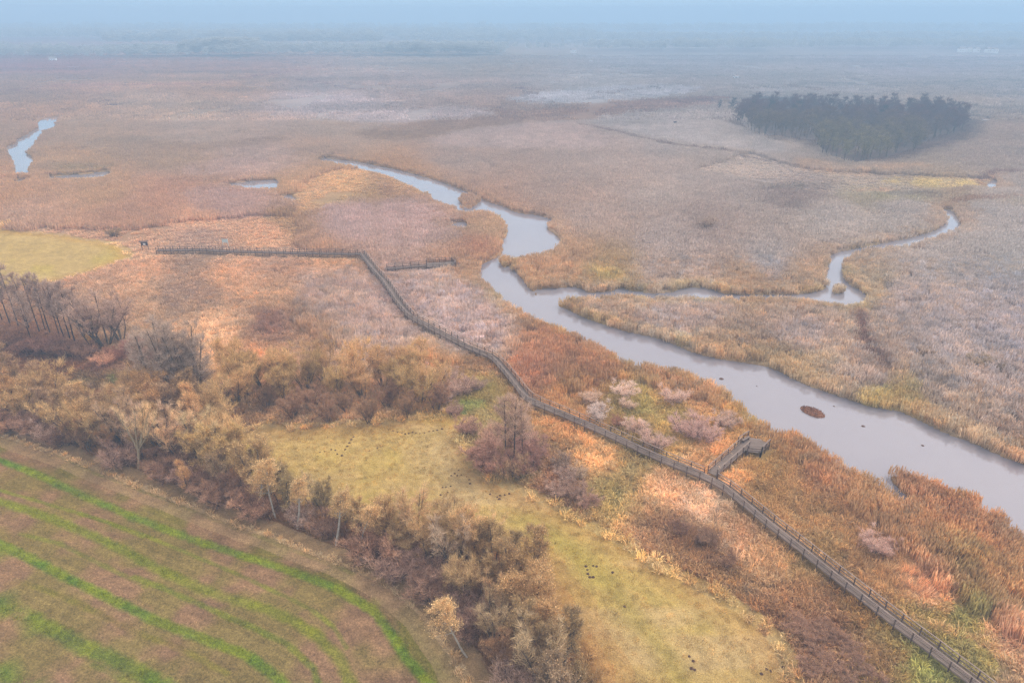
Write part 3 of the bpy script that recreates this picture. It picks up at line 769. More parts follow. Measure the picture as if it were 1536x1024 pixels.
def make_tree(seed, h, stems=1, spread=.35, crown_start=.4, nb=18, blen=.3, rise=.6, twigs=1500, twl=.9, tww=.03, leaves=0, lsz=.12, trunk_r=.16, lean=.0, dome=False, wig=.06, bole=0.0):
    """returns trunk mesh arrays and crown mesh arrays"""
    r = np.random.default_rng(seed)
    V = []; F = []; tips = []
    def grow(p, d, L, rad, lev, sides):
        n = 6 if lev == 0 else 4
        pts = [np.array(p)]; d = np.array(d, float); d /= np.linalg.norm(d)
        for i in range(n):
            d = d + r.normal(0, wig * (1 + lev), 3); d[2] += .04 * rise; d /= np.linalg.norm(d)
            pts.append(pts[-1] + d * L / n)
        rads = np.linspace(rad, rad * (.35 if lev == 0 else .25), n + 1)
        tube(V, F, pts, rads, sides)
        return pts, rads, d
    if bole: tube(V, F, [(0, 0, -.3), (.03, 0, bole * .5), (0, 0, bole + .3)], [trunk_r * 1.7, trunk_r * 1.45, trunk_r * 1.3], 7)
    for s in range(stems):
        az = r.uniform(0, 2 * np.pi) if stems > 1 else r.uniform(0, 6.28)
        sp_ = spread if stems > 1 else 0
        d0 = np.array([math.cos(az) * (sp_ * r.uniform(.3, 1)) + lean, math.sin(az) * (sp_ * r.uniform(.3, 1)), 1])
        hh = h * r.uniform(.75, 1.0) if stems > 1 else h * .93
        off = np.array([math.cos(az), math.sin(az), 0]) * (.3 * (stems > 1))
        pts, rads, _ = grow((off if not bole else off * .25) + np.array([0, 0, bole - .2]), d0, hh, trunk_r * r.uniform(.7, 1.1), 0, 6)
        P = np.array(pts)
        for b in range(nb):
            t = crown_start + (1 - crown_start) * ((b + r.uniform(0, 1)) / nb)
            f = t * (len(P) - 1); i = min(int(f), len(P) - 2); q = P[i] + (P[i + 1] - P[i]) * (f - i)
            a = r.uniform(0, 6.283); up = rise * r.uniform(.6, 1.5)
            d = np.array([math.cos(a), math.sin(a), up])
            if dome: L = h * blen * (1.15 - .7 * abs(t - .45)) * r.uniform(.7, 1.1)
            else: L = h * blen * (1.2 - t * .85) * r.uniform(.6, 1.15)
            bp, br, dd = grow(q, d, L, max(rads[i] * .45, .02), 1, 4)
            bp = np.array(bp)
            for k in range(3):
                j = r.integers(1, len(bp)); d2 = dd + r.normal(0, .55, 3); d2[2] += .2 * rise
                p2, _, _ = grow(bp[j], d2, L * r.uniform(.3, .55), .014 + .06 * rads[i], 2, 3)
                p2 = np.array(p2); tips += [(p2[m_], d2 / np.linalg.norm(d2)) for m_ in range(1, len(p2))]
            tips += [(bp[m_], dd) for m_ in range(2, len(bp))]
    V = np.concatenate(V)
    # twigs: slim blades sprouting all along the limbs
    k = r.integers(0, len(tips), twigs)
    P0 = np.array([tips[i][0] for i in k]); D = np.array([tips[i][1] for i in k])
    P0 = P0 + r.normal(0, .10, P0.shape)
    D = D + r.normal(0, .75, D.shape); D[:, 2] += .6 * rise; D /= np.linalg.norm(D, axis=1)[:, None]
    L = twl * r.uniform(.4, 1.2, twigs); W = tww * r.uniform(.6, 1.3, twigs)
    S = np.cross(D, r.normal(0, 1, D.shape)); S /= np.linalg.norm(S, axis=1)[:, None]
    M = P0 + D * (L * .5)[:, None] + S * (L * r.normal(0, .1, twigs))[:, None]
    E = P0 + D * L[:, None] + S * (L * r.normal(0, .2, twigs))[:, None]
    T = np.stack([P0 - S * W[:, None] / 2, P0 + S * W[:, None] / 2, M + S * W[:, None] * .4, M - S * W[:, None] * .4, E], 1)
    base = (np.arange(twigs) * 5)[:, None]
    tq = base + np.array([[0, 1, 2, 3]]); tt = base + np.array([[3, 2, 4]])
    tone = np.repeat(np.clip(r.normal(.45, .3, twigs), 0, 1.1), 5)
    CV = T.reshape(-1, 3)
    if leaves:
        k = r.integers(0, twigs, leaves); c = M[k] + (E[k] - M[k]) * r.uniform(-.6, 1, leaves)[:, None] + r.normal(0, .08, (leaves, 3))
        a = r.normal(0, 1, (leaves, 3)); a /= np.linalg.norm(a, axis=1)[:, None]
        b = np.cross(a, r.normal(0, 1, (leaves, 3))); b /= np.linalg.norm(b, axis=1)[:, None]
        s = (lsz * r.uniform(.5, 1.3, leaves))[:, None]
        LV = np.stack([c - a * s * .6, c + b * s * .5, c + a * s * .6, c - b * s * .4], 1)
        lb = len(CV) + (np.arange(leaves) * 4)[:, None]
        tq = np.concatenate([tq, lb + np.array([[0, 1, 2, 3]])])
        CV = np.concatenate([CV, LV.reshape(-1, 3)])
        tone = np.concatenate([tone, np.repeat(np.clip(r.normal(.9, .35, leaves), .1, 1.8), 4)])
    return V, F, CV, tq, tt, tone

def tree_kind(name, bark, variants):
    out = []
    for i, kw in enumerate(variants):
        V, Fc, CV, tq, tt, tone = make_tree(**kw)
        tm = mesh_np(name + '_trunk', V, np.array(Fc), None, bark)
        cm = mesh_np(name + '_crown', CV, [tq, tt], {'tone': ('FLOAT', tone)}, M_TWIG)
        out.append((tm, cm))
    return out
KINDS = {
 'alder': tree_kind('alder', M_BARKD, [dict(seed=10 + i, h=14, crown_start=.38, nb=26, blen=.24, rise=.75, twigs=2600, twl=1.0, tww=.035, trunk_r=.19, wig=.03) for i in range(3)]),
 'alder_clump': tree_kind('alder_clump', M_BARK, [dict(seed=20 + i, h=14, stems=5, spread=.16, crown_start=.25, nb=16, blen=.22, rise=.9, twigs=6500, twl=1.0, tww=.034, trunk_r=.13, wig=.03) for i in range(2)]),
 'willow': tree_kind('willow', M_BARK, [dict(seed=30 + i, h=7, stems=7, spread=.65, crown_start=.2, nb=9, blen=.30, rise=1.15, twigs=5600, twl=1.0, tww=.034, leaves=1400, lsz=.09, trunk_r=.10, dome=True) for i in range(4)]),
 'leafy': tree_kind('leafy', M_BARK, [dict(seed=40 + i, h=8, stems=3, spread=.28, crown_start=.25, nb=15, blen=.27, rise=1.1, twigs=5200, twl=.9, tww=.032, leaves=2600, lsz=.10, trunk_r=.12) for i in range(4)]),
 'birch': tree_kind('birch', M_BIRCH, [dict(seed=50 + i, h=9.5, stems=1, crown_start=.46, nb=24, blen=.24, rise=.7, twigs=2400, twl=.8, tww=.03, leaves=1800, lsz=.10, trunk_r=.17, lean=.12, wig=.05) for i in range(2)]),
 'spread': tree_kind('spread', M_BARK, [dict(seed=60 + i, h=10, stems=6, spread=.42, crown_start=.35, nb=12, blen=.24, rise=1.0, twigs=3600, twl=.95, tww=.035, trunk_r=.13) for i in range(2)]),
 'forked': tree_kind('forked', M_PALE, [dict(seed=65, h=7, stems=7, spread=.55, crown_start=.35, nb=8, blen=.22, rise=1.5, twigs=1500, twl=.9, tww=.03, trunk_r=.13, bole=3.2)]),
 'shrub': tree_kind('shrub', M_BARKD, [dict(seed=70 + i, h=2.6, stems=12, spread=.95, crown_start=.15, nb=6, blen=.34, rise=.8, twigs=4600, twl=.50, tww=.022, trunk_r=.035, dome=True) for i in range(3)]),
 'far_tree': tree_kind('far_tree', M_BARK, [dict(seed=80 + i, h=14, crown_start=.3, nb=18, blen=.3, rise=.8, twigs=1500, twl=1.9, tww=.055, trunk_r=.20, wig=.03) for i in range(4)]),
}
NOMINAL = {'alder': 14, 'alder_clump': 13, 'willow': 6.6, 'leafy': 7.6, 'birch': 9.2, 'spread': 9.5, 'forked': 9.8, 'shrub': 2.6, 'far_tree': 13.5}
TRUNKC = {}
CROWN_NAME = {'shrub': 'branches'}
def place_tree(kind, name, x, y, h, seen, label, cat, group=None, wide=1.0, var=None, lean=None, parts=True, z=0.0):
    d = math.hypot(math.hypot(x, y), H)
    ms = KINDS[kind]; i = random.randrange(len(ms)) if var is None else var % len(ms)
    s = h / NOMINAL[kind]
    t = empty(name, (x, y, z), random.uniform(0, 6.283))
    if lean: t.rotation_euler = (lean[0], lean[1], 0)
    t.scale = (s * wide, s * wide, s)
    c = dehaze(np.array(seen), d); c = soften(c, .66 if kind in ('leafy', 'willow', 'birch', 'forked') else .62) * (np.array([1.01, 1.0, .90]) if kind in ('leafy', 'willow', 'birch', 'forked') else np.array([.99, 1.0, .97])) * random.uniform(.88, 1.12) * {'leafy': .95, 'birch': 1.0, 'far_tree': 2.6, 'alder': 1.45, 'alder_clump': 1.3, 'spread': 1.45}.get(kind, 1.4)
    a = obj('trunk', ms[i][0], t); b = obj('crown', ms[i][1], t)
    b.color = (float(c[0]), float(c[1]), float(c[2]), 1)
    tag(t, label, cat, group); return t

def at(px, py, h=0): return g(px, py, h)
# alder row behind the western meadow
al = [(4,482,12,'leftmost bare alder of the tall row, cut by the picture edge'),(16,488,12.5,'second bare alder from the left in the tall row by the western meadow'),(29,492,14.5,'tallest bare alder of the row below the western meadow'),(44,494,13,'bare alder just right of the tallest one in the western row'),
 (60,500,13,'slim bare alder in the middle of the western row'),(69,498,13.5,'middle bare alder with a straight dark trunk in the western row'),(76,502,13.5,'dark trunked bare alder right of the row middle'),(90,506,12.8,'bare alder of the close pair near the right end of the row'),(97,508,12.5,'partner of the close alder pair near the right end of the row'),
 (106,510,13,'bare alder left of the last dark trunk in the western row'),(113,514,13.5,'last tall dark trunked alder at the right end of the western row'),(50,520,12,'short bare alder standing in front of the western row'),(128,505,11.5,'small bare alder between the row and the broad purple tree')]
for px, py, h, lb in al:
    x, y = at(px, py); place_tree('alder', 'alder_tree', x, y, h, (152,128,118), lb, 'tree', 'bare alders in a row below the western meadow', wide=random.uniform(.9, 1.15))
for px, py, h, lb, w in [(160,520,11.5,'broad bare tree with purple twigs right of the alder row',1.3),(182,512,10,'low bare tree with spreading orange tinged branches near the meadow corner',1.2),(140,518,10.5,'bare many stemmed tree left of the broad purple tree',1.1)]:
    x, y = at(px, py); place_tree('spread', 'bare_tree', x, y, h, (156,128,116), lb, 'tree', wide=w)
for px, py, h, lb in [(236,598,13,'left stems of the tall grey alder clump above the hedge'),(262,602,14.5,'tallest centre of the tall grey alder clump above the hedge'),(288,604,13.5,'right stems of the tall grey alder clump above the hedge'),(304,600,11.5,'low right edge of the tall grey alder clump')]:
    x, y = at(px, py); place_tree('alder_clump', 'alder_clump', x, y, h, (156,134,122), lb, 'tree', 'grey alder clump above the hedge', wide=1.25)
# lone tree clump in the meadow corner
for px, py, h, lb in [(758,694,12,'left slim tree rising out of the round thicket on the meadow edge'),(770,700,12.5,'middle slim tree rising out of the round thicket on the meadow edge'),(783,696,11,'right slim tree rising out of the round thicket on the meadow edge')]:
    x, y = at(px, py); place_tree('alder', 'slim_tree', x, y, h, (160,130,112), lb, 'tree', 'slim trees of the round thicket')
# pale forked tree and birches on the field side
x, y = at(208,702); t = place_tree('forked', 'forked_tree', x, y, 10.8, (196,164,120), 'pale forked tree leaning right over the striped field edge', 'tree', wide=.9, lean=(0, .22))
for px, py, h, ln, lb in [(414,778,10,-.2,'white birch leaning left with a bright forked trunk'),(446,792,8.5,.0,'birch with a short white trunk right of the leaning white one'),(504,816,9,.02,'birch with yellow leaves nearest the bend of the field'),(386,766,8,.1,'thin pale birch left of the leaning white one'),(120,640,9,.0,'birch with a thin white stem in the ochre trees left'),(538,826,8,.12,'small yellow birch right of the one at the field bend'),(700,985,9,-.5,'fallen looking birch with a long pale slanting trunk near the bottom')]:
    x, y = at(px, py); place_tree('birch', 'birch_tree', x, y, h, (198,162,108), lb, 'birch', 'birches in the hedge', lean=(0, ln))

def region(px):
    P = [(0,'at the far left of the hedge'),(90,'left of the pale forked tree'),(190,'around the pale forked tree'),(290,'below the grey alder clump'),(390,'around the leaning white birch'),(480,'above the bend of the field'),(570,'where the hedge turns down'),(650,'beside the narrow meadow tongue'),(730,'on the meadow side of the lower hedge'),(820,'at the bottom end of the hedge')]
    r = P[0][1]
    for a, b in P:
        if px >= a: r = b
    return r
# hedge body: filled by hand-tuned rows along the strip
ORD = ['first','second','third','fourth','fifth','sixth','seventh','eighth','ninth','tenth','eleventh','twelfth','thirteenth','fourteenth','fifteenth','sixteenth','seventeenth','eighteenth','nineteenth','twentieth']
HP = G([(-60,575),(40,590),(90,605),(160,612),(230,612),(320,625),(340,675),(420,733),(520,768),(600,784),(680,798),(745,822),(775,850),(815,910),(850,975),(880,1040),(900,1110),(765,1110),(714,995),(662,927),(595,874),(502,834),(400,795),(300,755),(200,715),(100,678),(0,645),(-60,629)])
lo, hi = HP.min(0), HP.max(0)
SPECIAL = [at(209,700), at(414,778), at(446,792), at(504,816), at(538,826)]
cand = []; r2 = np.random.default_rng(55); tries = 0
while len(cand) < 270 and tries < 30000:
    tries += 1
    x = r2.uniform(lo[0], hi[0]); y = r2.uniform(lo[1], hi[1])
    if not inside(np.array([x]), np.array([y]), HP)[0]: continue
    if sd(np.array([x]), np.array([y]), HP)[0] > -.9: continue
    if any((x - a) ** 2 + (y - b) ** 2 < 2.35 ** 2 for a, b in cand): continue
    cand.append((x, y))
cand.sort(key=lambda c: proj(c[0], c[1])[0])
cnt = {}
for x, y in cand:
    px, py = proj(x, y)
    d = -sd(np.array([x]), np.array([y]), HP)[0]
    df = sd(np.array([x]), np.array([y]), FIELD)[0]
    if 95 < px < 195 and py < 636: continue
    u = random.random()
    if any(abs(x - a) < 2.0 and -6 < y - b < .8 for a, b in SPECIAL): continue
    if df < 5.6:   # field edge: mauve and dark shrubs
        kd = 'shrub' if u < .75 else 'leafy'
        if kd == 'shrub':
            h = random.uniform(2.4, 3.8); cs = random.choice([((160,124,108),'mauve brown'),((146,110,90),'dark brown'),((168,136,120),'greyish mauve'),((164,122,96),'reddish tan')]); nm, ct = 'hedge_shrub', 'shrub'; wd_ = random.uniform(1.2, 1.5)
        else:
            h = random.uniform(4.5, 6.0); cs = random.choice([((196,150,96),'ochre'),((176,134,96),'tan')]); nm, ct = 'hedge_tree', 'tree'; wd_ = 1.0
    else:
        if px < 300: pool = [((196,152,100),'orange ochre'),((186,150,104),'ochre'),((176,142,112),'pinkish tan'),((166,134,102),'dull brown')]; pk = .7
        elif px < 560: pool = [((198,164,100),'golden ochre'),((184,152,102),'ochre'),((166,142,98),'olive tan'),((166,138,108),'greyish brown')]; pk = .7
        else: pool = [((180,148,100),'ochre brown'),((168,140,98),'olive tan'),((164,136,108),'greyish brown'),((188,150,98),'amber')]; pk = .55
        cs = random.choice(pool); kd = 'leafy' if u < pk else ('willow' if u < .85 else 'spread')
        h = random.uniform(5.0, 8.8) * (.92 if 340 < px < 760 else 1.0) * (1.0 if px < 700 else .92); nm, ct = 'hedge_tree', 'tree'; wd_ = random.uniform(1.0, 1.25)
        if kd == 'willow': nm = 'bushy_tree'; h *= .85; cs = random.choice([((176,144,100),'olive ochre'),((166,138,98),'olive brown')])
    rg = region(px); word = {'shrub': 'low shrub', 'leafy': 'leafy hedge tree', 'willow': 'bushy willow', 'spread': 'bare many stemmed tree'}[kd]
    key = (cs[1], word, rg); cnt.setdefault(key, []).append((kd, nm, x, y, h, cs[0], ct, wd_))
for (cn, word, rg), L in cnt.items():
    for i, (kd, nm, x, y, h, c_, ct, wd_) in enumerate(L):
        lb = f'{cn} {word} {rg}' if len(L) == 1 else f'{ORD[i]} {cn} {word} {rg}'
        place_tree(kd, nm, x, y, h, c_, lb, ct, 'trees and shrubs of the hedge beside the field', wide=wd_)
# willow thicket in the middle
TH = [(372,592),(395,580),(400,612),(425,575),(430,600),(440,628),(458,585),(470,612),(487,572),(492,632),(505,596),(520,618),(535,574),(545,598),(552,634),(575,580),(580,612),(602,592),(610,625),(625,575),(632,606),(648,590),(655,616),(345,560),(355,605)]
for i, (px, py) in enumerate(sorted(TH)):
    x, y = at(px, py); front = py > 608
    c_ = random.choice([(136,108,90),(144,112,96)]) if front else random.choice([(176,142,98),(170,136,98),(162,134,90)])
    place_tree('willow', 'willow_bush', x, y, (4.2 if front else 6.4) * random.uniform(.92, 1.1), c_, f"{ORD[i] if i < 20 else 'twenty ' + ORD[i - 20]} {'low brownish' if front else 'tall olive tan'} willow from the left in the middle thicket", 'willow', 'willows of the thicket in the middle', wide=1.05)
SH = [(690,590,3.2,(150,120,108),'mauve bush right of the willow thicket'),(668,602,2.8,(160,130,118),'greyish mauve bush touching the right end of the willow thicket'),(645,568,2.2,(158,124,112),'small mauve bush above the right end of the thicket'),(712,585,2.4,(150,122,110),'mauve bush between thicket and boardwalk bend'),(675,568,2.0,(156,126,112),'low mauve bush close below the boardwalk'),(700,650,2.6,(148,112,98),'small brown bush left of the round thicket'),(682,622,2.0,(150,116,104),'little brown bush above the bright green grass spot'),
 (722,690,3.4,(150,112,96),'brown bush at the left side of the round thicket'),(740,705,3.6,(146,106,92),'brown bush at the lower left of the round thicket'),(762,712,3.4,(150,118,86),'olive brown bush at the bottom of the round thicket'),(785,708,3.4,(138,98,86),'dark red brown bush at the lower right of the round thicket'),(796,690,3.2,(142,104,94),'red brown bush at the right side of the round thicket'),(745,675,3.8,(152,116,98),'brown bush behind the slim trees on their left'),(778,676,3.6,(146,108,96),'brown bush behind the slim trees on their right'),
 (842,700,1.8,(136,112,98),'dark low bush right of the round thicket'),(850,722,2.2,(148,120,108),'mauve brown bush below the dark low bush'),(862,745,2.2,(142,112,98),'brown brush clump at the meadow edge right of the thicket'),(838,742,1.8,(152,122,108),'left brush clump beside the meadow edge'),(884,762,1.8,(146,112,98),'brush clump nearest the meadow tip right of the thicket'),(868,715,1.8,(150,126,104),'pale brown bush left of the olive sedge patch'),
 (900,628,2.4,(162,144,140),'grey upright bush just above the boardwalk'),(887,605,2.2,(170,142,124),'tan bush behind the grey upright bush'),(935,594,2.6,(172,146,134),'pale round bush nearest the rusty reeds'),(1011,604,2.8,(176,146,134),'pale mauve dome bush in the sedge below the reeds'),(942,612,1.8,(174,146,128),'small tan bush between two pale round bushes'),(951,650,2.4,(176,146,132),'pale bush left of the pair beside the boardwalk'),(983,670,2.8,(168,136,124),'pale mauve bush closest above the boardwalk'),(1030,652,3.2,(162,128,120),'large mauve dome bush left part'),(1056,660,3.0,(166,132,124),'large mauve dome bush right part'),(1085,640,2.6,(164,136,124),'round mauve bush between the big dome and the river'),(928,638,1.6,(140,98,80),'tiny dark bush by the boardwalk'),
 (1310,824,2.2,(168,134,122),'wide pale mauve bush amid the sedge right of the boardwalk'),(1332,830,1.8,(162,128,116),'right half of the wide pale mauve bush'),(1058,345,4.0,(134,118,112),'dark bush alone in the marsh beyond the river'),(1386,536,1.8,(128,106,84),'small olive bush in the pale reeds'),(1468,552,2.6,(144,124,104),'sprawling olive bush in the pale reeds at right'),(1490,556,2.2,(120,104,88),'dark bush beside the sprawling olive bush'),(1326,558,1.6,(124,96,84),'dark small bush by the gap in the pale reeds'),(1436,575,1.4,(140,116,92),'small dark bush in the pale reeds left below the sprawling olive bush'),
 (172,355,2.6,(126,108,92),'narrow dark bush right of the western meadow'),(330,598,3.4,(140,112,106),'purple bush right of the grey alder clump'),(315,606,3.2,(146,112,108),'dark purple bush at the foot of the grey alder clump'),(200,528,3.0,(140,98,92),'red brown bush below the broad purple tree'),(222,540,2.8,(146,100,94),'red bush left of the grey alder clump'),(180,540,2.8,(130,92,84),'dark red bush under the broad purple tree'),
 (20,520,3.4,(128,96,84),'dark brown bush at the foot of the alder row, leftmost'),(45,532,3.4,(132,98,88),'dark brown bush below the tallest alder'),(75,530,3.4,(128,96,90),'dark purple brown bush below the middle of the alder row'),(100,536,3.2,(132,100,90),'dark bush below the right end of the alder row'),(130,538,3.0,(136,104,92),'brown bush right of the alder row foot'),(160,548,2.6,(176,128,100),'tan bush with an orange tint above the green grass patch'),
 (1060,812,1.6,(134,102,82),'dark brown brush mound along the meadow edge, upper'),(1090,846,1.6,(130,98,78),'dark brown brush mound along the meadow edge, lower'),(1020,798,1.5,(128,94,78),'brown brush mound near the meadow corner')]
for px, py, h, c_, lb in SH:
    c_ = tuple(min(230, v * 1.09) for v in c_)
    x, y = at(px, py); place_tree('shrub', 'shrub', x, y, h, c_, lb, 'shrub', wide=random.uniform(1.15, 1.4))
# brush in the lower right corner
x, y = at(137,520); place_tree('leafy', 'yellow_bush', x, y, 2.8, (215,170,60), 'small bush with bright yellow leaves below the bare alder row', 'shrub')
i = 0
for px, py in [(1185,935),(1210,950),(1235,945),(1225,975),(1255,965),(1275,985),(1250,1000),(1290,1005),(1215,1005),(1310,1025),(1265,1030)]:
    x, y = at(px, py); place_tree('shrub', 'bramble_mound', x, y, 1.1, (152,114,92), f'{ORD[i]} dark red brown bramble mound from the meadow tip in the lower right', 'bramble', 'dark bramble mounds in the lower right', wide=1.9); i += 1

# misty wood
lo, hi = WOOD.min(0), WOOD.max(0); pts = []; r3 = np.random.default_rng(9); tries = 0
while len(pts) < 250 and tries < 40000:
    tries += 1; x = r3.uniform(lo[0], hi[0]); y = r3.uniform(lo[1], hi[1])
    if not inside(np.array([x]), np.array([y]), WOOD)[0]: continue
    if any((x - a) ** 2 + (y - b) ** 2 < 5.6 ** 2 for a, b in pts): continue
    if fbm(np.array([x / 26]), np.array([y / 40]), 501, 3)[0] < .27: continue
    pts.append((x, y))
for x, y in pts:
    place_tree('far_tree', 'wood_tree', x, y, random.uniform(8.5, 13.5), (104,112,112), 'dark leafless tree of the misty wood beyond the marsh', 'tree', 'trees of the misty wood beyond the marsh', wide=random.uniform(1.1, 1.5))
for px, py, h, lb in [(1097,172,10,'solitary tree left of the misty wood'),(1078,168,7,'faint small tree furthest left of the misty wood'),(1128,182,11,'tree at the left tip of the misty wood'),(1195,190,14,'taller tree poking out of the left half of the misty wood'),(1152,190,14,'tall dark tree at the left end of the misty wood'),(1320,192,12,'tall tree above the middle of the misty wood')]:
    x, y = at(px, py); place_tree('far_tree', 'marsh_tree', x, y, h, (90,88,86), lb, 'tree', wide=1.1)

# far tree lines
C_FAR = coll_of('far_tree_models', [])
for i in range(4):
    tm, cm = KINDS['far_tree'][i]
    o = bpy.data.objects.new('far_crown', cm); C_FAR.objects.link(o)
# instanced crowns take their colour from the instancer: own copies of the meshes with that material
for o in list(C_FAR.objects):
    me2 = o.data.copy(); me2.materials.clear(); me2.materials.append(M_REED); o.data = me2
def treeline(name, specs, label):
    X = []; Y = []; S = []
    for (x0, y0, x1, y1, rows, depth, h, dens) in specs:
        a = np.array(at(x0, y0)); b = np.array(at(x1, y1)); L = np.linalg.norm(b - a); n = int(L / 3.6 * rows * dens)
        t = rng.uniform(0, 1, n); q = a + (b - a) * t[:, None]; q[:, 1] += rng.uniform(0, depth, n)
        nn = fbm(t * L / 60, t * 0 + y0, 401, 3)
        X.append(q[:, 0]); Y.append(q[:, 1]); S.append(h / 14 * (.8 + .35 * nn) * rng.uniform(.8, 1.1, n))
    X = np.concatenate(X); Y = np.concatenate(Y); S = np.concatenate(S); n = len(X)
    gn_scatter(name, X, Y, np.zeros(n), rng.uniform(0, 6.28, n), np.stack([S * 1.9, S * 1.9, S], 1), rng.integers(0, 4, n), np.tile([.16, .155, .145], (n, 1)) * rng.uniform(.9, 1.1, (n, 1)), C_FAR, label, 'trees', .03)
treeline('forest_west', [(-200,90,220,90,3,120,17,1),(180,89,760,85,3,140,17,1),(270,86,380,86,4,60,24,1.4),(560,86,740,86,3,80,19,1)], 'long dark wood fading into the haze along the left horizon')
treeline('forest_horizon', [(-300,62,900,62,2,300,24,1.2),(-300,52,1900,52,1.5,500,28,1),(600,66,1900,64,2,200,20,1),(150,70,560,70,2,100,26,1)], 'palest line of woods almost lost in the haze at the horizon')
treeline('forest_east', [(890,79,1180,78,2,120,18,1),(1120,76,1750,76,2,160,18,1),(700,78,900,76,1,120,12,.5)], 'faint band of trees behind the pale houses on the right horizon')

# ------------------------------------------------------------------ boardwalk
def resample(P, step):
    P = np.array(P); seg = np.linalg.norm(np.diff(P, axis=0), axis=1); s = np.concatenate([[0], np.cumsum(seg)])
    n = max(1, int(round(s[-1] / step))); t = np.linspace(0, s[-1], n + 1)
    return np.stack([np.interp(t, s, P[:, 0]), np.interp(t, s, P[:, 1])], 1)
def offs(P, d):
    T = np.gradient(P, axis=0); T /= np.linalg.norm(T, axis=1)[:, None] + 1e-9
    return P + d * np.stack([-T[:, 1], T[:, 0]], 1)
def walk(name, P, label, width=1.35, zd=ZD, rail_h=1.12, skirt=True, ends=(False, False), maxposts=96, gaps=()):
    root = empty(name, (0, 0, 0)); c0 = np.array([P[0][0], P[0][1], 0.0]); root.location = c0
    tag(root, label, 'boardwalk')
    def B(mb, nm, m):
        mb.V = [v - c0 for v in mb.V]; return mb.build(nm, m, root)
    # planks, laid one by one
    Q = resample(P, .2); T = np.gradient(Q, axis=0); T /= np.linalg.norm(T, axis=1)[:, None]
    near = Q[:, 1] < 130
    mb = MB()
    k = 0
    while k < len(Q):
        st = 1 if Q[k][1] < 150 else 3
        t = T[k]; w = width + random.uniform(-.05, .05)
        mb.box((Q[k][0], Q[k][1], zd - .02 + random.uniform(-.004, .004)), (.165 * st + (.02 if st > 1 else 0), w, .045), (t[0], t[1], 0)); k += st
    B(mb, 'deck', M_WOOD)
    S = resample(P, 2.0); L_ = offs(S, width / 2 + .03); R_ = offs(S, -width / 2 - .03)
    mb = MB()
    for E in (offs(S, width / 2 - .2), offs(S, -width / 2 + .2)):
        for a, b in zip(E[:-1], E[1:]): mb.bar((*a, zd - .13), (*b, zd - .13), .1, .16)
    B(mb, 'beam', M_POST)
    for E in (L_, R_):
        runs = [[]]
        for a, b in zip(E[:-1], E[1:]):
            m_ = (a + b) / 2
            if any(np.hypot(*(m_ - gp)) < gr for gp, gr in gaps):
                if runs[-1]: runs.append([])
                continue
            runs[-1].append((a, b))
        for run in runs:
            if not run: continue
            mb = MB()
            for a, b in run: mb.bar((*a, zd + rail_h), (*b, zd + rail_h), .13, .05)
            B(mb, 'handrail', M_RAIL)
            for fz, hh_, mm in ((.58, .11, M_WOOD), (.14, .20, M_RAIL)):
                mb = MB()
                for a, b in run: mb.bar((*a, zd + rail_h * fz), (*b, zd + rail_h * fz), .05, hh_)
                B(mb, 'lower_rail', mm)
    posts = [(p, i) for E in (L_, R_) for i, p in enumerate(E)]
    posts.sort(key=lambda q: q[0][1])
    rest = MB()
    for j, (p, i) in enumerate(posts):
        top = zd + rail_h - .03
        if any(np.hypot(*(p - gp)) < gr * .7 for gp, gr in gaps): top = zd
        if j < maxposts: mb = MB(); mb.box((p[0], p[1], (top - .35) / 2), (.10, .10, top + .35)); B(mb, 'post', M_POST)
        else: rest.box((p[0], p[1], (top - .35) / 2), (.12, .12, top + .35))
    if rest.n: tag(B(rest, 'posts', M_POST), kind='stuff')
    return root
def platform(parent, P, rails, zd=ZD + .012, rail_h=1.08):
    c0 = np.array(parent.location)
    c0 = np.array([parent.location[0], parent.location[1], 0.])
    mb = MB(); c = P.mean(0)
    # boards clipped to the outline: strips
    d = P[2] - P[1]; d /= np.linalg.norm(d); nrm = np.array([-d[1], d[0]])
    tt = (P - c) @ nrm
    t = tt.min() + .1
    while t < tt.max() - .05:
        o_ = c + nrm * t; hits = []
        for k in range(len(P)):
            a = P[k]; b = P[(k + 1) % len(P)]; ta = (a - c) @ nrm - t; tb = (b - c) @ nrm - t
            if (ta > 0) != (tb > 0): q = a + (b - a) * ta / (ta - tb); hits.append((q - o_) @ d)
        if len(hits) == 2:
            s0, s1 = sorted(hits)
            if s1 - s0 > .2: mb.box((*(o_ + d * (s0 + s1) / 2), zd - .02), (s1 - s0, .17, .045), (*d, 0))
        t += .2
    mb.V = [v - c0 for v in mb.V]; mb.build('platform_deck', M_WOOD, parent)
    for a, b in rails:
        a = np.array(a); b = np.array(b); S = resample([a, b], 1.5)
        mb = MB(); mb.bar((*a, zd + rail_h), (*b, zd + rail_h), .16, .055); mb.V = [v - c0 for v in mb.V]; mb.build('handrail', M_WOOD, parent)
        mb = MB(); mb.bar((*a, zd + rail_h * .55), (*b, zd + rail_h * .55), .05, .1); mb.bar((*a, zd + rail_h * .2), (*b, zd + rail_h * .2), .05, .1); mb.V = [v - c0 for v in mb.V]; mb.build('lower_rail', M_POST, parent)
        for p in S:
            mb = MB(); mb.box((p[0], p[1], (zd + rail_h - .4) / 2), (.12, .12, zd + rail_h + .3)); mb.V = [v - c0 for v in mb.V]; mb.build('post', M_POST, parent)
    for p in P:
        q = c + (p - c) * .9
        mb = MB(); mb.box((q[0], q[1], zd / 2 - .25), (.14, .14, zd + .4)); mb.V = [v - c0 for v in mb.V]; mb.build('support_post', M_POST, parent)
j1 = SPUR1[0]; j2 = SPUR2[0]
walk('boardwalk', BOARD, 'long weathered wooden boardwalk with railings zigzagging through the marsh', gaps=[(j1 + np.array([.8, .9]), 1.3), (j2 + np.array([.9, .6]), 1.4)])
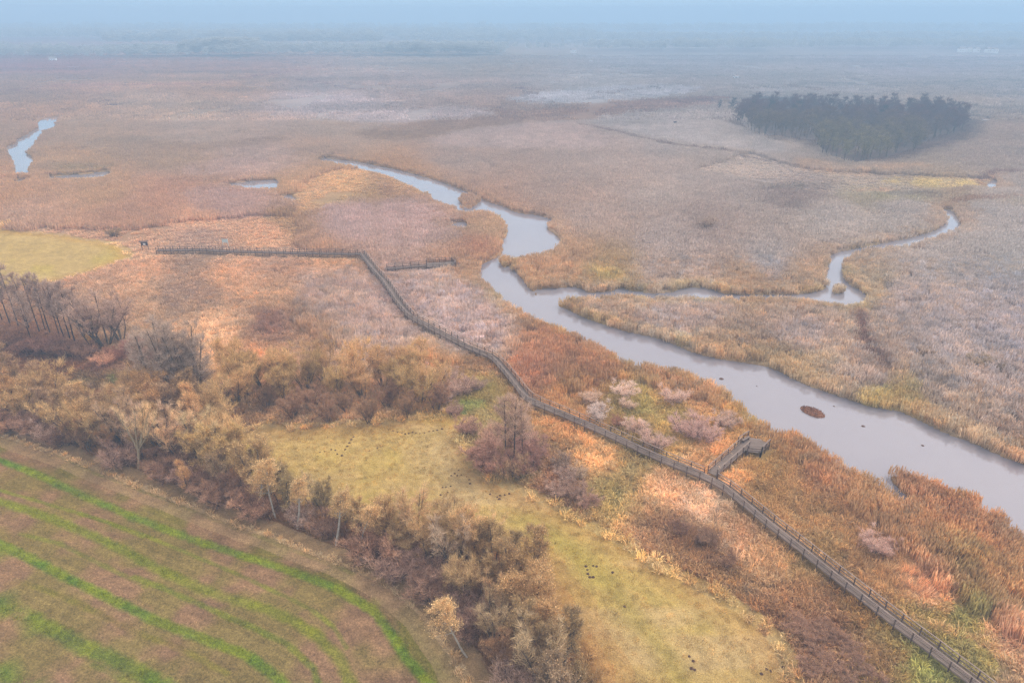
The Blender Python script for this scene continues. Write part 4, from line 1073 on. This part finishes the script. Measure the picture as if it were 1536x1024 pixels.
def trim(P, a): P = np.array(P); d = (P[1] - P[0]); d /= np.linalg.norm(d); return np.array([P[0] + d * a, P[1]])
w1 = walk('viewing_spur', trim(SPUR1, 1.25), 'short side boardwalk with a viewing platform beside the river', zd=ZD)
platform(w1, PLAT1, [(PLAT1[0], PLAT1[1]), (PLAT1[5], PLAT1[4]), (PLAT1[4], PLAT1[3])])
w2 = walk('north_spur', trim(SPUR2, 1.6), 'side boardwalk ending in a small platform among the mauve reeds', zd=ZD)
platform(w2, PLAT2, [(PLAT2[0], PLAT2[1]), (PLAT2[1], PLAT2[2]), (PLAT2[2], PLAT2[3]), (PLAT2[3], PLAT2[4])])
# bench on the viewing platform
def bench(P, a, name, label):
    t = empty(name, (P[0], P[1], ZD + .02), a); tag(t, label, 'bench')
    mb = MB(); mb.box((0, 0, .45), (1.8, .38, .05)); s = mb.build('seat', M_WOOD, t)
    for sx in (-.7, .7):
        mb = MB(); mb.box((sx, 0, .21), (.1, .34, .42)); mb.build('leg', M_POST, t)
dd = PLAT1[1] - PLAT1[0]; mid = (PLAT1[0] + PLAT1[1]) / 2; cen = PLAT1.mean(0); q = mid + (cen - mid) * .22
bench(q, math.atan2(dd[1], dd[0]), 'platform_bench', 'low wooden bench by the railing of the river viewing platform')

# info shelter and board
x, y = at(218.5, 375)
t = empty('info_shelter', (x, y, 0), .15); tag(t, 'roofed dark timber information stand at the left end of the boardwalk', 'information stand')
for sx in (-.85, .85): mb = MB(); mb.box((sx, 0, 1.2), (.13, .13, 2.5)); mb.build('post', M_DARK, t)
mb = MB(); mb.box((0, 0, 1.75), (1.6, .08, .95)); pn = mb.build('panel', M_DARK, t)
mb = MB(); mb.box((0, -.055, 1.72), (.62, .02, .5)); mb.build('notice', M_WHITE, t)
mb = MB(); mb.box((0, -.32, 2.55), (2.3, .72, .05), (1, 0, 0), (0, -.42, 1)); mb.box((0, .32, 2.55), (2.3, .72, .05), (1, 0, 0), (0, .42, 1)); mb.build('roof', M_POST, t)
x, y = at(336.5, 372)
t = empty('info_board', (x, y + 1.2, 0), -.1); tag(t, 'pale greenish information board behind the straight boardwalk', 'information board')
for sx in (-.8, .8): mb = MB(); mb.box((sx, 0, 1.2), (.12, .12, 2.5)); mb.build('post', M_BOARD, t)
mb = MB(); mb.box((0, 0, 1.75), (1.48, .07, 1.1)); mb.build('panel', M_BOARD, t)
mb = MB(); mb.box((0, 0, 2.5), (1.9, .3, .06)); mb.build('cap', M_POST, t)

# ------------------------------------------------------------------ small things
def lump(name, x, y, r, h, m, seed, z=0.0, rings=5, seg=10):
    rr = np.random.default_rng(seed); V = [(0, 0, h)]; F = []
    for i in range(1, rings + 1):
        a = i / rings
        for k in range(seg):
            th = 2 * math.pi * k / seg; q = r * a * (1 + rr.normal(0, .12)); V.append((q * math.cos(th), q * math.sin(th), h * math.cos(a * math.pi / 2) * (1 + rr.normal(0, .15)) - .03 * (i == rings)))
    for k in range(seg): F.append((0, 1 + k, 1 + (k + 1) % seg))
    for i in range(rings - 1):
        for k in range(seg):
            a = 1 + i * seg; F.append((a + k, a + seg + k, a + seg + (k + 1) % seg, a + (k + 1) % seg))
    me = bpy.data.meshes.new(name); me.from_pydata(V, [], F); me.update(); me.materials.append(m)
    o = obj(name, me, None, (x, y, z)); return o
MOLE = {'in the curved line across the upper meadow': [(583,645),(590,646),(596,648),(603,649),(608,651),(613,650),(619,648),(624,649),(630,650),(637,649),(644,647),(650,646),(656,645),(663,643)],
 'in the short slanting line left of the curved one': [(530,655),(527,659),(524,664),(521,669),(518,674)],
 'scattered on the left part of the meadow': [(480,678),(487,677),(497,674),(503,675),(506,681),(513,683),(554,676),(566,672)],
 'scattered left of the round thicket': [(688,705),(682,710),(677,713),(686,713),(692,712),(704,719),(676,729),(669,730),(664,731),(705,725),(661,742),(672,738)],
 'in the dark cluster at the meadow narrows': [(735,741),(746,745),(750,743),(757,742),(749,748),(764,740)],
 'in the small ring on the lower meadow': [(879,849),(881,854),(882,860),(885,865),(890,865),(890,848),(895,849),(919,858)],
 'near the bottom edge of the meadow': [(937,909),(1034,984),(1040,991),(1042,1004),(1037,1002),(1150,1003),(1156,1006),(1175,1000),(886,983),(1142,1010)]}
sd_i = 0
for rg, L in MOLE.items():
    for px, py in L:
        x, y = at(px, py); sd_i += 1
        o = lump('molehill', x, y, random.uniform(.12, .23), random.uniform(.08, .16), M_SOIL, sd_i, .0)
        tag(o, 'small dark molehill ' + rg, 'molehill', 'molehills ' + rg)
# reed islet in the river and floating weed
def islet(name, pxs, hh, seen, label, cat='islet'):
    P = smooth_poly(G(pxs, -.3), 2); c = P.mean(0)
    V = []; F = []; n = len(P); rings = 7; rr = np.random.default_rng(3)
    for i in range(rings + 1):
        a = 1 - i / rings
        for k in range(n):
            q = c + (P[k] - c) * a; V.append((q[0] - c[0], q[1] - c[1], -.5 + hh * math.sqrt(max(0, 1 - a * a)) + rr.normal(0, .04) * (i > 0)))
    for i in range(rings):
        for k in range(n): F.append((i * n + k, i * n + (k + 1) % n, (i + 1) * n + (k + 1) % n, (i + 1) * n + k))
    # stubble blades join the mound as one mesh
    base = len(V)
    for k in range(500):
        a = math.sqrt(random.random()) * .97; p = P[random.randrange(n)]; q = (p - c) * a
        z0 = -.5 + hh * math.sqrt(1 - a * a); h_ = random.uniform(.1, .3); w = .05; th = random.uniform(0, 3.14)
        b = len(V); V += [(q[0] - w * math.cos(th), q[1] - w * math.sin(th), z0 - .05), (q[0] + w * math.cos(th), q[1] + w * math.sin(th), z0 - .05), (q[0] + random.gauss(0, .1), q[1] + random.gauss(0, .1), z0 + h_)]; F.append((b, b + 1, b + 2))
    me = bpy.data.meshes.new(name); me.from_pydata(V, [], F); me.update(); me.materials.append(simple(name + '_grass', alb(seen), 1, .4, 3))
    o = obj(name, me, None, (c[0], c[1], 0)); tag(o, label, cat); return o
islet('grass_islet', [(1198,610),(1205,608),(1218,610),(1232,616),(1241,624),(1232,627),(1218,624),(1204,617)], .5, (164,114,86), 'oval rust brown grass islet alone in the wide river')
for i, (px, py, r, lb) in enumerate([(1082,568,.55,'dark floating weed beside the near bank bend'),(1135,579,.16,'tiny dark weed speck upstream of the oval islet'),(1251,609,.22,'floating weed speck right of the oval islet'),(1295,639,.35,'dark weed clump in the middle of the wide river'),(1384,668,.3,'faint weed patch off the far bank'),]):
    x, y = at(px, py, -.42); o = lump('floating_weed', x, y, r, .08, M_SOIL, 900 + i, -.42, 3, 9); tag(o, lb, 'weed', 'weed floating in the river')
x, y = at(841, 418); o = lump('white_stone', x, y, .42, .5, M_WHITE, 77, 0.25); tag(o, 'small white spot like a stone in the yellow grass beside the river bend', 'stone')

# distant houses
def house(px, py, w, d, h, rz, name, label, cat='house', group=None, gable=True, wallm=None, h2=1.0):
    x, y = at(px, py); t = empty(name, (x, y, 0), rz); tag(t, label, cat, group)
    mb = MB(); mb.box((0, 0, h / 2), (w, d, h)); mb.build('wall', wallm or M_WHITE, t)
    mb = MB(); rh = w * .28 * h2
    hw, hd = w / 2 + .3, d / 2 + .3
    V = [(-hw, -hd, h), (hw, -hd, h), (hw, hd, h), (-hw, hd, h), (-hw, 0, h + rh), (hw, 0, h + rh)]
    mb.add(V, [(0, 1, 5, 4), (2, 3, 4, 5), (0, 4, 3), (1, 2, 5), (0, 3, 2, 1)]); mb.build('roof', M_ROOF, t)
    mb = MB()
    for k in range(max(1, int(w / 2.6))): mb.box((-w / 2 + 1.3 + k * 2.6, -d / 2 - .02, h * .55), (1.0, .06, 1.1))
    mb.build('window', M_DARK, t)
    return t
house(860,79.5,9,7,4.5,.2,'farmhouse','tiny pale house on the horizon right of the left wood')
house(886,94,4,3,2.6,.1,'shed','tiny pale shed below the horizon house', 'shed')
house(80,92,8,6,3.5,.1,'farmhouse','tiny pale house before the left wood on the horizon')
house(1103,119,4,4,3.0,.3,'white_cabin','small white cabin far out on the plain above the misty wood', 'cabin')
house(1476,185,3.4,2.4,2.0,.1,'white_hut','small white hut right of the misty wood', 'hut', h2=.5)
for i, (px, py, w, lb) in enumerate([(1441,79,9,'leftmost pale building of the far row on the right horizon'),(1452,78.5,8,'second pale building of the far row on the right horizon'),(1464,79,7,'third pale building of the far row on the right horizon'),(1482,79.5,9,'fourth pale building of the far row, right of the gap'),(1491,80,8,'rightmost pale building of the far row on the right horizon')]):
    house(px, py, w, 8, 6, .05 * i, 'village_house', lb, 'house', 'pale far houses on the right horizon')
x, y = at(1012,189); t = empty('raised_hide', (x, y, 0), .3); tag(t, 'small dark raised hide on legs alone in the marsh', 'hide')
for sx in (-.5, .5):
    for sy in (-.5, .5): mb = MB(); mb.box((sx, sy, .8), (.12, .12, 1.6)); mb.build('leg', M_DARK, t)
mb = MB(); mb.box((0, 0, 2.1), (1.3, 1.3, 1.1)); mb.build('cabin', M_DARK, t)
mb = MB(); mb.box((0, 0, 2.74), (1.6, 1.6, .08), (1, 0, .15)); mb.build('roof', M_ROOF, t)

# ------------------------------------------------------------------ air
mb = MB(); mb.box((0, 1500, 43.0), (9400, 12400, 92.0))
m, nt, o_ = mat('pale_haze'); v = N(nt, 'ShaderNodeVolumePrincipled')
v.inputs['Density'].default_value = SIGMA; v.inputs['Color'].default_value = (.37, .565, .78, 1); v.inputs['Anisotropy'].default_value = 0.0
nt.links.new(v.outputs[0], o_.inputs['Volume'])
hz = mb.build('haze', m); tag(hz, 'thin blue haze hanging over the whole marsh', 'haze', kind='stuff')

# ------------------------------------------------------------------ light, sky, camera
SUN_EL, SUN_AZ = R(48), R(60)   # azimuth from +Y towards +X
w = bpy.data.worlds.new('World'); SC.world = w; w.use_nodes = True; nt = w.node_tree
bg = nt.nodes['Background']; sky = N(nt, 'ShaderNodeTexSky', sky_type='NISHITA'); sky.sun_disc = False
sky.sun_elevation = SUN_EL; sky.sun_rotation = SUN_AZ; sky.dust_density = 4.0; sky.air_density = 1.0; sky.ozone_density = 1.0; sky.altitude = 0
# a thin even cloud veil over the clear sky
tc = N(nt, 'ShaderNodeTexCoord'); sx_ = N(nt, 'ShaderNodeSeparateXYZ'); nt.links.new(tc.outputs['Generated'], sx_.inputs[0])
rm = N(nt, 'ShaderNodeMapRange', interpolation_type='SMOOTHSTEP'); rm.inputs['From Min'].default_value = .02; rm.inputs['From Max'].default_value = .55
nt.links.new(sx_.outputs['Z'], rm.inputs['Value'])
veil = N(nt, 'ShaderNodeMix', data_type='RGBA'); nt.links.new(rm.outputs[0], veil.inputs['Factor'])
veil.inputs[6].default_value = (3.6, 5.0, 6.4, 1); veil.inputs[7].default_value = (9.9, 8.8, 8.0, 1)
mx = N(nt, 'ShaderNodeMix', data_type='RGBA'); mx.inputs['Factor'].default_value = .82
nt.links.new(sky.outputs[0], mx.inputs[6]); nt.links.new(veil.outputs[2], mx.inputs[7]); nt.links.new(mx.outputs[2], bg.inputs[0]); bg.inputs[1].default_value = .10
L = bpy.data.lights.new('sun', 'SUN'); L.energy = 1.3; L.angle = R(14); L.color = (1, .93, .84)
lo_ = bpy.data.objects.new('sun', L); link(lo_)
dv = mathutils.Vector((math.sin(SUN_AZ) * math.cos(SUN_EL), math.cos(SUN_AZ) * math.cos(SUN_EL), math.sin(SUN_EL)))
lo_.rotation_euler = dv.to_track_quat('Z', 'Y').to_euler(); lo_.location = (0, 0, 200)
cam = bpy.data.cameras.new('camera'); cam.sensor_width = 36; cam.lens = 24.0; cam.clip_start = .5; cam.clip_end = 20000
co = bpy.data.objects.new('camera', cam); link(co); co.location = (0, 0, H); co.rotation_euler = (math.pi / 2 - PITCH, 0, 0)
SC.camera = co
SC.view_settings.view_transform = 'Standard'; SC.view_settings.look = 'None'; SC.view_settings.exposure = 1.06; SC.view_settings.gamma = 1
cy = SC.cycles
SC.render.engine = 'CYCLES'
cy.max_bounces = 5; cy.diffuse_bounces = 4; cy.glossy_bounces = 2; cy.transmission_bounces = 3; cy.volume_bounces = 1; cy.transparent_max_bounces = 6
cy.use_denoising = True; cy.denoising_prefilter = 'NONE'; cy.denoising_input_passes = 'RGB_ALBEDO_NORMAL'
try: cy.denoiser = 'OPENIMAGEDENOISE'
except Exception: pass
cy.use_adaptive_sampling = True; cy.adaptive_threshold = .01
cy.sample_clamp_indirect = 4
